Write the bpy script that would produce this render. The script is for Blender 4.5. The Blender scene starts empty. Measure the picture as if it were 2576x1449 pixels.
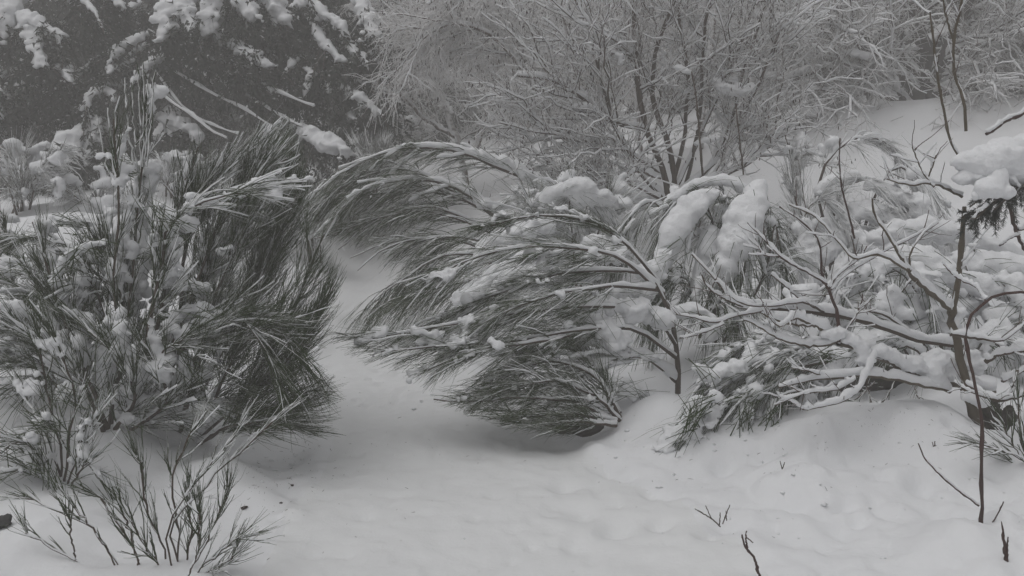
import bpy, math, random, time
import numpy as np
from mathutils import Vector
T0 = time.time()
sc = bpy.context.scene
COL = sc.collection
# ------------------------------------------------------------------ camera, light, air
PITCH = math.radians(10.0); CAMZ = 1.6; F = 2230.0          # F in units of a 2576-wide picture
cam_d = bpy.data.cameras.new('camera'); cam = bpy.data.objects.new('camera', cam_d); COL.objects.link(cam)
cam.location = (0, 0, CAMZ); cam.rotation_euler = (math.pi/2 - PITCH, 0, 0)
cam_d.sensor_width = 36.0; cam_d.lens = 36.0*F/2576.0; cam_d.clip_end = 400.0; cam_d.clip_start = 0.05
sc.camera = cam
SUN_EL, SUN_AZ = math.radians(70), math.radians(250)
world = bpy.data.worlds.new('World'); sc.world = world; world.use_nodes = True
wn = world.node_tree; wn.nodes.clear()
sky = wn.nodes.new('ShaderNodeTexSky'); sky.sky_type = 'NISHITA'; sky.sun_disc = False
sky.sun_elevation = SUN_EL; sky.sun_rotation = SUN_AZ; sky.dust_density = 4.0; sky.air_density = 1.0
hs = wn.nodes.new('ShaderNodeHueSaturation'); hs.inputs['Saturation'].default_value = 0.10
bg = wn.nodes.new('ShaderNodeBackground'); bg.inputs['Strength'].default_value = 0.15
wo = wn.nodes.new('ShaderNodeOutputWorld')
wn.links.new(sky.outputs[0], hs.inputs['Color']); wn.links.new(hs.outputs[0], bg.inputs['Color']); wn.links.new(bg.outputs[0], wo.inputs[0])
sun_d = bpy.data.lights.new('sun', 'SUN'); sun_d.energy = 0.55; sun_d.angle = math.radians(80); sun_d.color = (1.0, 0.97, 0.93)
sun = bpy.data.objects.new('sun', sun_d); COL.objects.link(sun)
sdir = Vector((math.sin(SUN_AZ)*math.cos(SUN_EL), math.cos(SUN_AZ)*math.cos(SUN_EL), math.sin(SUN_EL)))
sun.rotation_euler = sdir.to_track_quat('Z', 'Y').to_euler()
sc.view_settings.view_transform = 'Standard'; sc.view_settings.look = 'None'
sc.view_settings.exposure = -0.36; sc.view_settings.gamma = 1.0
try: sc.view_settings.use_curve_mapping = False
except Exception: pass
sc.render.engine = 'CYCLES'
sc.cycles.use_denoising = True
sc.cycles.max_bounces = 6; sc.cycles.diffuse_bounces = 3; sc.cycles.glossy_bounces = 1
sc.cycles.volume_bounces = 1; sc.cycles.transparent_max_bounces = 4
FOG_DENSITY = 0.030; FOG_COLOR = (0.70, 0.686, 0.672)

# ------------------------------------------------------------------ helpers
CP, SP = math.cos(PITCH), math.sin(PITCH)
def at(px, py, d):
    """World point seen at (px,py) of the 2576x1449 picture, d metres in front (world Y)."""
    rx = (px-1288.0)/F; u = -(py-724.5)/F
    y = CP + SP*u; z = -SP + CP*u
    k = d/y
    return np.array([rx*k, d, CAMZ + z*k])
def ats(L): return np.array([at(*p[:3]) for p in L])
def pxm(r, d): return r*d/F

def _hash(i, j, k, s):
    h = (i*374761393 + j*668265263 + k*2147483647 + s*974634777) & 0xffffffff
    h = ((h ^ (h >> 13))*1274126177) & 0xffffffff
    return ((h ^ (h >> 16)) & 0xffff)/65535.0*2-1
def vnoise(p, seed=0):
    p = np.asarray(p, float); i = np.floor(p).astype(np.int64); f = p-i; f = f*f*(3-2*f)
    r = 0
    for a in (0, 1):
        for b in (0, 1):
            for c in (0, 1):
                w = (f[:, 0] if a else 1-f[:, 0])*(f[:, 1] if b else 1-f[:, 1])*(f[:, 2] if c else 1-f[:, 2])
                r = r + w*_hash(i[:, 0]+a, i[:, 1]+b, i[:, 2]+c, seed)
    return r
def fbm(p, o=3, seed=0):
    r = 0; a = 1.0
    for k in range(o):
        r = r + a*vnoise(p*(2.03**k)+k*17.3, seed+k); a *= .5
    return r

def resample(Q, K, wob=0, rng=None):
    Q = np.asarray(Q, float); n = len(Q)
    if n == 2: Q = np.vstack([Q[0], Q.mean(0), Q[1]]); n = 3
    s = np.r_[0, np.cumsum(np.linalg.norm(np.diff(Q[:, :3], axis=0), axis=1))]
    Z = np.vstack([2*Q[0]-Q[1], Q, 2*Q[-1]-Q[-2]])
    out = []
    for t in np.linspace(0, s[-1], K):
        i = min(np.searchsorted(s, t, side='right')-1, n-2)
        u = (t-s[i])/max(s[i+1]-s[i], 1e-9)
        a, b, c, d = Z[i], Z[i+1], Z[i+2], Z[i+3]
        out.append(.5*((2*b)+(-a+c)*u+(2*a-5*b+4*c-d)*u*u+(-a+3*b-3*c+d)*u**3))
    out = np.array(out)
    if wob and rng is not None:
        w = rng.normal(0, wob, out.shape); w[0] = 0; out[:, :3] += w[:, :3]
    return out

def tangents(P):
    T = np.empty_like(P); T[:, 1:-1] = P[:, 2:]-P[:, :-2]; T[:, 0] = P[:, 1]-P[:, 0]; T[:, -1] = P[:, -1]-P[:, -2]
    return T/np.maximum(np.linalg.norm(T, axis=2, keepdims=True), 1e-9)
def tubes(P, R, S=3, RV=None, up=None):
    """N tubes through P (N,K,3); R half-width, RV half-height, up lifts the axis."""
    P = np.asarray(P, float); N, K, _ = P.shape
    T = tangents(P)
    U = np.cross(T, np.array([0.04, 0.09, 1.0])); U /= np.maximum(np.linalg.norm(U, axis=2, keepdims=True), 1e-6)
    W = np.cross(U, T)
    if RV is None: RV = R
    C = P.copy()
    if up is not None: C[:, :, 2] += up
    a = np.arange(S)/S*2*math.pi + math.pi/2
    V = C[:, :, None, :] + R[:, :, None, None]*np.cos(a)[None, None, :, None]*U[:, :, None, :] + RV[:, :, None, None]*np.sin(a)[None, None, :, None]*W[:, :, None, :]
    idx = np.arange(N*K*S).reshape(N, K, S)
    q = np.stack([idx[:, :-1], np.roll(idx[:, :-1], -1, 2), np.roll(idx[:, 1:], -1, 2), idx[:, 1:]], -1)
    return V.reshape(-1, 3), q.reshape(-1, 4)
def snow_ridge(P, R, th, S=5, rng=None, lump=.3):
    """Geometry of snow lying along the top of tubes: nothing where they stand upright."""
    T = tangents(P); h = np.sqrt(np.clip(1-T[:, :, 2]**2, 0, 1))
    h = np.clip((h-.25)/.5, 0, 1)
    n = 1 + (rng.normal(0, lump, R.shape) if rng is not None else 0)
    if rng is not None: n = n*(1+.45*vnoise(P.reshape(-1, 3)*9).reshape(R.shape))
    tv = np.clip(th*h*n, 0, None)
    w = R*.85*np.minimum(1, h*2) + tv*.34
    w[:, 0] *= .6; w[:, -1] *= .3
    return tubes(P, w, S, RV=tv*.62+R*.5*np.minimum(1, h*2), up=R*.62+tv*.5)

def mesh_of(name, V, Q, mats, mi=None, smooth=True):
    V = np.asarray(V, np.float32); Q = np.asarray(Q, np.int32)
    me = bpy.data.meshes.new(name); k = Q.shape[1]
    me.vertices.add(len(V)); me.vertices.foreach_set('co', V.ravel())
    me.loops.add(Q.size); me.loops.foreach_set('vertex_index', Q.ravel())
    me.polygons.add(len(Q)); me.polygons.foreach_set('loop_start', np.arange(len(Q), dtype=np.int32)*k)
    me.polygons.foreach_set('use_smooth', np.full(len(Q), smooth))
    for m in mats: me.materials.append(m)
    if mi is not None: me.polygons.foreach_set('material_index', np.asarray(mi, np.int32))
    me.update(calc_edges=True)
    return me
class Geo:
    def __init__(s): s.V = []; s.Q = []; s.M = []; s.n = 0
    def add(s, VQ, m=0):
        V, Q = VQ
        if len(Q) == 0: return s
        s.V.append(V); s.Q.append(Q+s.n); s.M.append(np.full(len(Q), m)); s.n += len(V); return s
    def mesh(s, name, mats):
        return mesh_of(name, np.concatenate(s.V), np.concatenate(s.Q), mats, np.concatenate(s.M))
TRIS = [0]
def link(name, me, parent=None, kind=None, label=None):
    o = bpy.data.objects.new(name, me); COL.objects.link(o)
    TRIS[0] += sum(1 for _ in ()) or len(me.polygons)*2
    if parent is not None:
        o.parent = parent
        o.matrix_parent_inverse.identity(); o.location = -Vector(parent.location)
    if kind: o['kind'] = kind
    if label: o['label'] = label
    return o
def thing(name, label, cat, loc=(0, 0, 0), group=None):
    o = bpy.data.objects.new(name, None); COL.objects.link(o); o.location = Vector([float(v) for v in loc]); o.empty_display_size = .1
    o['label'] = label; o['category'] = cat
    if group: o['group'] = group
    return o

def grow(P, n, t0, t1, ang, angs, L, Ls, K, droop, wig, rng, shrink=.3, bias=None, curl=0.0, keep=None):
    """n children on each parent polyline: leave at ang off the tangent, bend by droop (down +)."""
    N, Kp, _ = P.shape
    if N == 0 or n == 0: return np.zeros((0, K, 3)), np.zeros(0)
    par = np.repeat(np.arange(N), n); M = len(par)
    t = t0+(t1-t0)*rng.random(M); x = t*(Kp-1); i = np.minimum(x.astype(int), Kp-2); f = (x-i)[:, None]
    A, B = P[par, i], P[par, i+1]; base = A*(1-f)+B*f
    T = B-A; T /= np.maximum(np.linalg.norm(T, axis=1, keepdims=True), 1e-9)
    v = rng.normal(size=(M, 3))
    if bias is not None: v += np.asarray(bias)
    v -= (v*T).sum(1, keepdims=True)*T; v /= np.maximum(np.linalg.norm(v, axis=1, keepdims=True), 1e-9)
    a = np.clip(ang+rng.normal(0, angs, M), .03, 2.6)[:, None]
    D = T*np.cos(a)+v*np.sin(a)
    LL = L*(1-shrink*t)*np.clip(1+rng.normal(0, Ls, M), .25, 2)
    s = np.linspace(0, 1, K)
    dr = droop if np.ndim(droop) else np.full(M, droop)
    dr = dr*np.clip(1+rng.normal(0, .5, M), 0, 2.2)
    C = base[:, None, :]+D[:, None, :]*(LL[:, None]*s)[:, :, None]
    C[:, :, 2] -= (dr*LL)[:, None]*s**2*.9
    if curl: # bend back towards the parent's direction (broom habit)
        C += (T-D)[:, None, :]*(curl*LL[:, None]*s**2)[:, :, None]
    if wig:
        w = rng.normal(0, 1, (M, K, 3)); w[:, 0] = 0; w = np.cumsum(w, 1); C += w*(wig*LL)[:, None, None]/K
    return C, t
def taper(N, K, r0, r1, rng=None, js=.2):
    s = np.linspace(0, 1, K)[None, :]
    r = (r0*(1-s)+r1*s)*np.ones((N, 1))
    if rng is not None: r = r*(1+js*rng.normal(size=(N, 1))).clip(.5, 1.8)
    return r

_ico = None
def ico():
    global _ico
    if _ico is None:
        import bmesh
        b = bmesh.new(); bmesh.ops.create_icosphere(b, subdivisions=2, radius=1.0)
        b.verts.ensure_lookup_table()
        _ico = (np.array([v.co[:] for v in b.verts]), np.array([[v.index for v in f.verts] for f in b.faces])); b.free()
    return _ico
def blob_mesh(name, S, voxel, mats, rough=.25, freq=None, smooth_it=4, seed=0, relief=None):
    """S: (n, 4) spheres or (n, 6) centre + radii, fused into one body by a voxel remesh, then roughened."""
    S = np.asarray(S, float)
    if S.shape[1] == 4: S = np.c_[S, S[:, 3], S[:, 3]*.9]
    v, f = ico(); n = len(S)
    V = S[:, None, :3]+v[None]*S[:, None, 3:6]
    Fc = f[None]+(np.arange(n)*len(v))[:, None, None]
    me = mesh_of('tmp', V.reshape(-1, 3), Fc.reshape(-1, 3), [])
    o = bpy.data.objects.new('tmp', me); COL.objects.link(o)
    m = o.modifiers.new('r', 'REMESH'); m.mode = 'VOXEL'; m.voxel_size = voxel; m.adaptivity = 0
    m2 = o.modifiers.new('s', 'SMOOTH'); m2.factor = .6; m2.iterations = smooth_it
    dg = bpy.context.evaluated_depsgraph_get(); ev = o.evaluated_get(dg)
    out = bpy.data.meshes.new_from_object(ev); bpy.data.objects.remove(o); bpy.data.meshes.remove(me)
    nv = len(out.vertices); co = np.empty(nv*3, np.float32); out.vertices.foreach_get('co', co); co = co.reshape(-1, 3).astype(float)
    no = np.empty(nv*3, np.float32); out.vertices.foreach_get('normal', no); no = no.reshape(-1, 3)
    fr = freq or 1/(voxel*5); am = relief if relief is not None else voxel*rough*3
    d = fbm(co*fr, 3, seed)*am
    d = d+np.abs(fbm(co*fr*2.7, 2, seed+9))*am*.6
    d = d-np.clip(vnoise(co*fr*.45, seed+5), 0, 1)*am*1.6
    low = np.clip(-no[:, 2], 0, 1); d = d-low*am*(.8+1.2*vnoise(co*fr*1.6, seed+7))
    d = d+vnoise(co/(voxel*1.7), seed+3)*voxel*.45
    co += no*d[:, None]
    out.vertices.foreach_set('co', co.astype(np.float32).ravel())
    out.name = name; out.materials.clear()
    for mm in mats: out.materials.append(mm)
    out.polygons.foreach_set('use_smooth', np.ones(len(out.polygons), bool)); out.update()
    return out
def chain(pts, step=.5, jit=.25, rng=None, flat=1.0):
    """(px,py,d,r_px) trace -> spheres along it."""
    Q = np.array([np.r_[at(p[0], p[1], p[2]), pxm(p[3], p[2])] for p in pts])
    if len(Q) == 1: Q = np.vstack([Q, Q+[.001, 0, 0, 0]])
    return wchain(Q, step, jit, rng, flat)
def wchain(Q, step=.5, jit=.25, rng=None, flat=1.0):
    L = np.linalg.norm(np.diff(Q[:, :3], axis=0), axis=1).sum(); r = Q[:, 3].mean()
    K = max(2, int(L/(r*step))+1); R = resample(Q, K) if len(Q) > 1 else Q
    if rng is not None:
        R[:, :3] += rng.normal(0, jit, (K, 3))*R[:, 3:4]*.5; R[:, 3] *= 1+rng.normal(0, jit*.5, K)
    r = np.maximum(R[:, 3], .004)
    out = [np.c_[R[:, :3], r*.86, r*.86, r*flat*.8]]
    if rng is not None:
        for k in range(4):
            v = rng.normal(0, 1, (K, 3)); v /= np.linalg.norm(v, axis=1, keepdims=True); q = r*rng.uniform(.28, .6, K)
            out.append(np.c_[R[:, :3]+v*(r*min(.72, .47+jit))[:, None]*[1, 1, .8], q, q, q*.8])
    return np.concatenate(out)
def project(P):
    Q = np.asarray(P)-np.array([0, 0, CAMZ]); dz = Q[..., 1]*CP-Q[..., 2]*SP; u = Q[..., 1]*SP+Q[..., 2]*CP
    return 1288+F*Q[..., 0]/dz, 724.5-F*u/dz
def outline(top=None, xmax=None, xmin=None, soft=14, seed=1, bottom=None):
    """The habit of a bush: which shoots it kept, by the outline it has."""
    rng = np.random.default_rng(seed)
    def f(T):
        x, y = project(T[:, -1]); n = rng.normal(0, soft, len(x)); k = np.ones(len(x), bool)
        if top: k &= y+n*1.3 > np.interp(x, *zip(*top))
        if xmax: k &= x+n < np.interp(y, *zip(*xmax))
        if xmin: k &= x+n > np.interp(y, *zip(*xmin))
        if bottom: k &= y+n < np.interp(x, *zip(*bottom))
        return k
    return f

# ------------------------------------------------------------------ materials
def mat(name):
    m = bpy.data.materials.new(name); m.use_nodes = True; nt = m.node_tree; b = nt.nodes['Principled BSDF']
    return m, nt, b
def N(nt, t, **k):
    n = nt.nodes.new(t)
    for a, v in k.items():
        if a in n.inputs: n.inputs[a].default_value = v
        else: setattr(n, a, v)
    return n
def snow_mat(name, col=(.80, .81, .83), scale=60, bump=.25, dist=.004, grit=0.0):
    m, nt, b = mat(name)
    tc = N(nt, 'ShaderNodeTexCoord'); geo = N(nt, 'ShaderNodeNewGeometry')
    n1 = N(nt, 'ShaderNodeTexNoise', Scale=scale, Detail=4.0, Roughness=.6); n2 = N(nt, 'ShaderNodeTexNoise', Scale=6.0, Detail=3.0)
    nt.links.new(geo.outputs['Position'], n1.inputs['Vector']); nt.links.new(geo.outputs['Position'], n2.inputs['Vector'])
    mx = N(nt, 'ShaderNodeMix', data_type='RGBA'); mx.inputs[6].default_value = (*[c*.955 for c in col], 1); mx.inputs[7].default_value = (*col, 1)
    nt.links.new(n2.outputs[0], mx.inputs[0])
    last = mx.outputs[2]
    if grit:
        n3 = N(nt, 'ShaderNodeTexNoise', Scale=38.0, Detail=5.0, Roughness=.7); nt.links.new(geo.outputs['Position'], n3.inputs['Vector'])
        r = N(nt, 'ShaderNodeMapRange'); r.inputs[1].default_value = .66; r.inputs[2].default_value = .80; r.inputs[4].default_value = grit
        nt.links.new(n3.outputs[0], r.inputs[0])
        m3 = N(nt, 'ShaderNodeMix', data_type='RGBA'); m3.inputs[7].default_value = (.30, .28, .25, 1)
        nt.links.new(r.outputs[0], m3.inputs[0]); nt.links.new(last, m3.inputs[6]); last = m3.outputs[2]
    nt.links.new(last, b.inputs['Base Color'])
    b.inputs['Roughness'].default_value = .75; b.inputs['Specular IOR Level'].default_value = .2
    bp = N(nt, 'ShaderNodeBump', Strength=bump, Distance=dist); nt.links.new(n1.outputs[0], bp.inputs['Height']); nt.links.new(bp.outputs[0], b.inputs['Normal'])
    return m
def twig_mat(name, col, th, col2=None, soft=.25, snow=(.78, .79, .80), rime=0.0):
    """Bark or green twig; snow and rime settle on the faces that look up more than th."""
    m, nt, b = mat(name); geo = N(nt, 'ShaderNodeNewGeometry'); sx = N(nt, 'ShaderNodeSeparateXYZ')
    nt.links.new(geo.outputs['Normal'], sx.inputs[0])
    n1 = N(nt, 'ShaderNodeTexNoise', Scale=14.0, Detail=3.0); nt.links.new(geo.outputs['Position'], n1.inputs['Vector'])
    ad = N(nt, 'ShaderNodeMath', operation='MULTIPLY_ADD'); ad.inputs[1].default_value = 1.5; ad.inputs[2].default_value = -.75
    nt.links.new(n1.outputs[0], ad.inputs[0])
    rm = N(nt, 'ShaderNodeMath', operation='MULTIPLY_ADD'); rm.inputs[1].default_value = -rime; nt.links.new(sx.outputs[0], rm.inputs[0]); nt.links.new(ad.outputs[0], rm.inputs[2]); ad = rm
    su = N(nt, 'ShaderNodeMath', operation='ADD'); nt.links.new(sx.outputs[2], su.inputs[0]); nt.links.new(ad.outputs[0], su.inputs[1])
    mr = N(nt, 'ShaderNodeMapRange'); mr.inputs[1].default_value = th-soft; mr.inputs[2].default_value = th+soft
    nt.links.new(su.outputs[0], mr.inputs[0])
    n2 = N(nt, 'ShaderNodeTexNoise', Scale=5.0, Detail=2.0); nt.links.new(geo.outputs['Position'], n2.inputs['Vector'])
    c = N(nt, 'ShaderNodeMix', data_type='RGBA'); c.inputs[6].default_value = (*col, 1); c.inputs[7].default_value = (*(col2 or [x*1.5 for x in col]), 1)
    nt.links.new(n2.outputs[0], c.inputs[0])
    mx = N(nt, 'ShaderNodeMix', data_type='RGBA'); mx.inputs[7].default_value = (*snow, 1)
    nt.links.new(mr.outputs[0], mx.inputs[0]); nt.links.new(c.outputs[2], mx.inputs[6]); nt.links.new(mx.outputs[2], b.inputs['Base Color'])
    b.inputs['Roughness'].default_value = .8; b.inputs['Specular IOR Level'].default_value = .2
    return m
def bark_mat(name, c1, c2, scale=30, th=2.0):
    m = twig_mat(name, c1, th, c2, soft=.2); nt = m.node_tree; b = nt.nodes['Principled BSDF']
    n = N(nt, 'ShaderNodeTexNoise', Scale=scale, Detail=4.0); g = N(nt, 'ShaderNodeNewGeometry'); nt.links.new(g.outputs['Position'], n.inputs['Vector'])
    bp = N(nt, 'ShaderNodeBump', Strength=.6, Distance=.01); nt.links.new(n.outputs[0], bp.inputs['Height']); nt.links.new(bp.outputs[0], b.inputs['Normal'])
    return m
SNOW = snow_mat('snow', scale=55, bump=.6, dist=.010)
GROUND = snow_mat('ground_snow', (.79, .80, .82), 38, .3, .010, grit=0)
PATHM = snow_mat('path_snow', (.77, .78, .79), 42, .3, .010, grit=.30)
GREEN = twig_mat('broom_green', (.014, .030, .004), 1.15, (.036, .064, .010))
GREEN_S = twig_mat('broom_snowy', (.018, .030, .008), .42, (.042, .060, .018), rime=.5)
FROST = twig_mat('broom_frost', (.12, .125, .11), -.15, (.20, .20, .18), rime=.3)
BARK = bark_mat('brown_bark', (.050, .036, .026), (.095, .072, .055), th=.9)
BARKT = twig_mat('brown_twig', (.050, .030, .022), .75, (.085, .055, .042))
BARKF = twig_mat('frosted_brown_twig', (.075, .054, .043), -.12, (.12, .09, .075), rime=.5, snow=(.82, .82, .83))
BIRCHF = twig_mat('rime_birch_twig', (.24, .19, .165), -.62, (.34, .28, .25), rime=.4, snow=(.84, .84, .85))
NEEDLE = twig_mat('spruce_needles', (.012, .018, .012), 1.0, (.024, .032, .022), soft=.15)
SHADE_STUMP = bark_mat('hollow_shade_stump', (.018, .014, .011), (.04, .032, .025), 60)  # dark tone for the painted hollow shade, and for the stump wood
CATKIN = bark_mat('catkin', (.035, .022, .018), (.05, .035, .03))
# ------------------------------------------------------------------ ground
CTRL = [(1100,1449,3.0),(1000,1300,3.5),(1050,1100,4.5),(1000,1000,5.2),(960,900,6.2),(930,780,7.8),(930,700,9.5),(900,650,11),
 (300,1449,2.85),(100,1350,3.1),(0,1240,3.4),(240,1180,3.85),(300,1085,4.15),(620,1200,3.95),(700,1120,4.35),(100,950,4.8),(0,800,5.6),(200,600,7),(0,560,7.5),(500,560,9),
 (820,570,11),(0,480,13.5),(300,480,13.5),(600,470,13.5),(150,490,10.5),(-200,500,12),(-300,600,8),(900,560,12.2),(900,450,13.5),(1250,960,5.55),(1450,1100,4.45),(1700,990,5.05),(1700,1150,4.1),(1500,1200,3.95),(2050,1060,4.35),(2200,1010,4.75),
 (2470,1100,4.25),(2576,1250,3.5),(2470,1355,3.15),(2000,1300,3.42),(2000,1449,2.93),(2500,1440,2.85),(1250,760,7.6),(1200,640,9.3),(1700,700,8),(2100,790,6.2),(2500,800,5.6),(2300,580,7.5),
 (2576,570,7),(2000,480,9.5),(2400,400,10),(1650,500,10),(1300,500,11),(2576,255,13),(2000,325,13),(2300,285,13),(1600,400,13)]
CW = np.array([at(*c) for c in CTRL] + [np.array(q, float) for q in [(0,16,1.35),(6,16,2.2),(-6,16,1.2),(0,30,2.0),(12,25,2.8),(-12,25,1.8),(-7,6,.9),(8,6,1.2),(9,12,2.1),
  (0,0,0),(-4,0,.3),(4,0,.2),(-8,-6,.3),(8,-6,.4),(0,-8,0),(-60,-60,0),(60,-60,0),(-60,70,3.5),(60,70,4.5),(0,70,3.5),(-60,0,1.5),(60,0,3.0),(0,-60,0)]])
def _tps(XY, z, lam=.004):
    n = len(XY); d = np.linalg.norm(XY[:, None]-XY[None], axis=2); K = d*d*np.log(d+1e-9)+lam*np.eye(n)*10
    Pm = np.c_[np.ones(n), XY]; A = np.block([[K, Pm], [Pm.T, np.zeros((3, 3))]])
    return np.linalg.solve(A, np.r_[z, 0, 0, 0])
_W = _tps(CW[:, :2], CW[:, 2])
MOUNDS = [(330,1135,4.0,.28,.07),(560,1190,3.9,.2,.05),(150,1330,3.2,.25,.05),(2467,1362,3.15,.035,-.03),(1912,1460,2.9,.03,-.02),(1812,1325,3.4,.06,-.02),(430,1452,2.93,.12,.03),(160,1240,3.72,.08,-.03),(1705,992,5.0,.07,-.05),(2050,1110,4.1,.16,.10),(2010,1180,3.85,.15,.06),(2250,1090,4.1,.22,.10),(2330,1060,4.3,.2,.10),(2100,960,4.9,.3,-.05),(1640,1050,4.65,.2,.06),(1800,1080,4.4,.25,.06),(1560,1010,4.9,.15,.05),
 (2490,1060,4.4,.16,-.09),(2430,1010,4.6,.25,.10),(430,1085,4.2,.10,-.06),(270,1090,4.15,.06,-.04),(90,1040,4.4,.25,.08),(0,1180,3.7,.2,.08),(150,1290,3.4,.2,.05),(520,1200,3.8,.16,.05),(640,1230,3.7,.10,.05),
 (2576,1110,3.8,.2,.08),(1430,1090,4.5,.16,-.09),(1250,1000,5.0,.22,.04),(2150,600,7.2,.5,.18),(2300,330,12,.9,.25),(2100,330,12,.7,.22),(2500,290,12,1.0,.2),(1950,360,11.5,.8,.15),(2450,520,8,.7,.12),
 (60,545,7.6,.4,.06),(250,560,7.5,.5,.04),(800,640,10.6,.3,.14),(1000,620,11,.4,.18),(900,600,12,.6,.2),(2560,1360,3.1,.16,.05),(2120,1270,3.5,.05,-.05),(2140,1262,3.52,.05,-.03),(1920,1150,4,.08,-.05),(1770,1180,3.9,.12,-.03)]
_MW = [(at(m[0], m[1], m[2])[:2], m[3], m[4]) for m in MOUNDS]
_fr = np.random.default_rng(77)
_FP = [(np.array([_fr.uniform(.15, 2.4), _fr.uniform(2.9, 4.3)]), _fr.uniform(.035, .075), -_fr.uniform(.015, .05)) for _ in range(46)]
_FP += [(np.array([np.interp(y, [2.9, 4.3], [-.9, -1.0])+_fr.normal(0, .15), y]), _fr.uniform(.03, .06), -_fr.uniform(.01, .035)) for y in _fr.uniform(2.9, 4.3, 12)]
def path_x(y): return np.interp(y, [0, 3, 4.5, 6.1, 9.5, 11, 13], [.35, .05, -.35, -.85, -1.5, -1.95, -2.9])
def path_w(y): return np.interp(y, [0, 3, 4.5, 6.1, 9.5, 13], [1.1, .95, .62, .5, .48, .5])
def gz(xy, detail=True):
    xy = np.atleast_2d(np.asarray(xy, float)); out = np.zeros(len(xy)); n = len(CW)
    for s in range(0, len(xy), 20000):
        q = xy[s:s+20000]; d = np.linalg.norm(q[:, None]-CW[None, :, :2], axis=2)
        out[s:s+20000] = (d*d*np.log(d+1e-9))@_W[:n]+_W[n]+q@_W[n+1:]
    far = np.clip((np.hypot(xy[:, 0], xy[:, 1]-6)-14)/25, 0, 1)
    out = out*(1-far)+np.clip(out, -1, 5)*far
    for c, r, h in _MW+(_FP if detail else []):
        d2 = ((xy-c)**2).sum(1); out += h*np.exp(-d2/(r*r))
    if detail:
        y = xy[:, 1]; x = xy[:, 0]
        u = np.abs(x-path_x(y))/path_w(y); off = np.clip((u-.8)/.5, 0, 1)
        p = np.c_[x, y, y*0]
        soft = np.clip(y/6, 0, 1)
        out += off*(vnoise(p*2.3, 3)*.06+vnoise(p*6, 5)*.028*(1-.6*soft)) + off*np.clip(y/9, 0, 1)*vnoise(p*.9, 8)*.12
        lump = np.clip((x-.6)/.6, 0, 1)*np.clip((4.6-y)/.8, 0, 1)*off
        out += lump*(np.abs(vnoise(p*4.3, 11))*.060+np.abs(vnoise(p*8, 12))*.026+np.abs(vnoise(p*19, 14))*.014-np.clip(vnoise(p*3.6, 13)-.4, 0, 1)*.11)
        out += (1-off)*(vnoise(p*2.0, 21)*.016+vnoise(p*8, 22)*.006-np.clip(vnoise(p*[13, 8, 1], 23)-.42, 0, 1)*.034+vnoise(p*23, 24)*.0055)
        edge = np.exp(-((u-1.05)/.16)**2); out += edge*(.03+.03*vnoise(p*4, 31))*np.clip((8-y)/3, 0, 1)
        out += off*vnoise(p*21, 25)*.0055+edge*vnoise(p*12, 26)*.014*np.clip((8-y)/3, 0, 1)
    return out
def build_ground():
    def axis(a, b, h, lo, hi, r=1.075):
        m = list(np.arange(a, b, h)); L = [m[0]]; st = h
        while L[-1] > lo: st *= r; L.append(L[-1]-st)
        R_ = [m[-1]]; st = h
        while R_[-1] < hi: st *= r; R_.append(R_[-1]+st)
        return np.array(L[::-1][:-1]+m+R_[1:])
    X = axis(-2.2, 2.9, .021, -80, 80, 1.09); Y = axis(2.6, 5.6, .021, -75, 85, 1.06)
    gx, gy = np.meshgrid(X, Y); xy = np.c_[gx.ravel(), gy.ravel()]
    z = gz(xy); V = np.c_[xy, z]
    r, c = gx.shape; i = np.arange(r*c).reshape(r, c)
    Q = np.stack([i[:-1, :-1], i[:-1, 1:], i[1:, 1:], i[1:, :-1]], -1).reshape(-1, 4)
    cx = V[Q].mean(1); u = np.abs(cx[:, 0]-path_x(cx[:, 1]))/path_w(cx[:, 1])
    inp = (u+.12*vnoise(np.c_[cx[:, :2]*3, cx[:, 1]*0], 4) < 1.0) & (cx[:, 1] > -3) & (cx[:, 1] < 13)
    g = mesh_of('snowy_ground', V, Q[~inp], [GROUND]); p = mesh_of('snow_path', V, Q[inp], [PATHM])
    # the path sheet keeps only its own vertices; same surface, butted edge to edge
    link('snowy_ground', g, kind='structure'); link('snow_path', p, kind='structure')
build_ground()
def gpt(px, py, d0=2.5, d1=20):
    """Where the picture ray (px,py) meets the snow."""
    D = np.linspace(d0, d1, 500); P = np.array([at(px, py, d) for d in D]); below = P[:, 2] < gz(P[:, :2])
    i = int(np.argmax(below)) if below.any() else len(D)-1
    return P[i]
def onground(p, dz=0.0):
    p = np.array(p, float); p[2] = gz(p[:2])[0]+dz; return p
print('ground', time.time()-T0)

# ------------------------------------------------------------------ haze: the air itself
hm = bpy.data.materials.new('haze_air'); hm.use_nodes = True; ht = hm.node_tree; ht.nodes.clear()
pv = ht.nodes.new('ShaderNodeVolumePrincipled'); ho = ht.nodes.new('ShaderNodeOutputMaterial')
pv.inputs['Color'].default_value = (*FOG_COLOR, 1); pv.inputs['Density'].default_value = FOG_DENSITY; pv.inputs['Anisotropy'].default_value = 0.0
ht.links.new(pv.outputs[0], ho.inputs['Volume'])
def box(name, x0, x1, y0, y1, z0, z1, m):
    V = [(x, y, z) for x in (x0, x1) for y in (y0, y1) for z in (z0, z1)]
    Q = [(0, 1, 3, 2), (4, 6, 7, 5), (0, 4, 5, 1), (2, 3, 7, 6), (0, 2, 6, 4), (1, 5, 7, 3)]
    return mesh_of(name, V, Q, [m], smooth=False)
o = link('haze', box('haze', -84, 84, -80, 90, -4, 11.5, hm)); o['kind'] = 'stuff'

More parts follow.
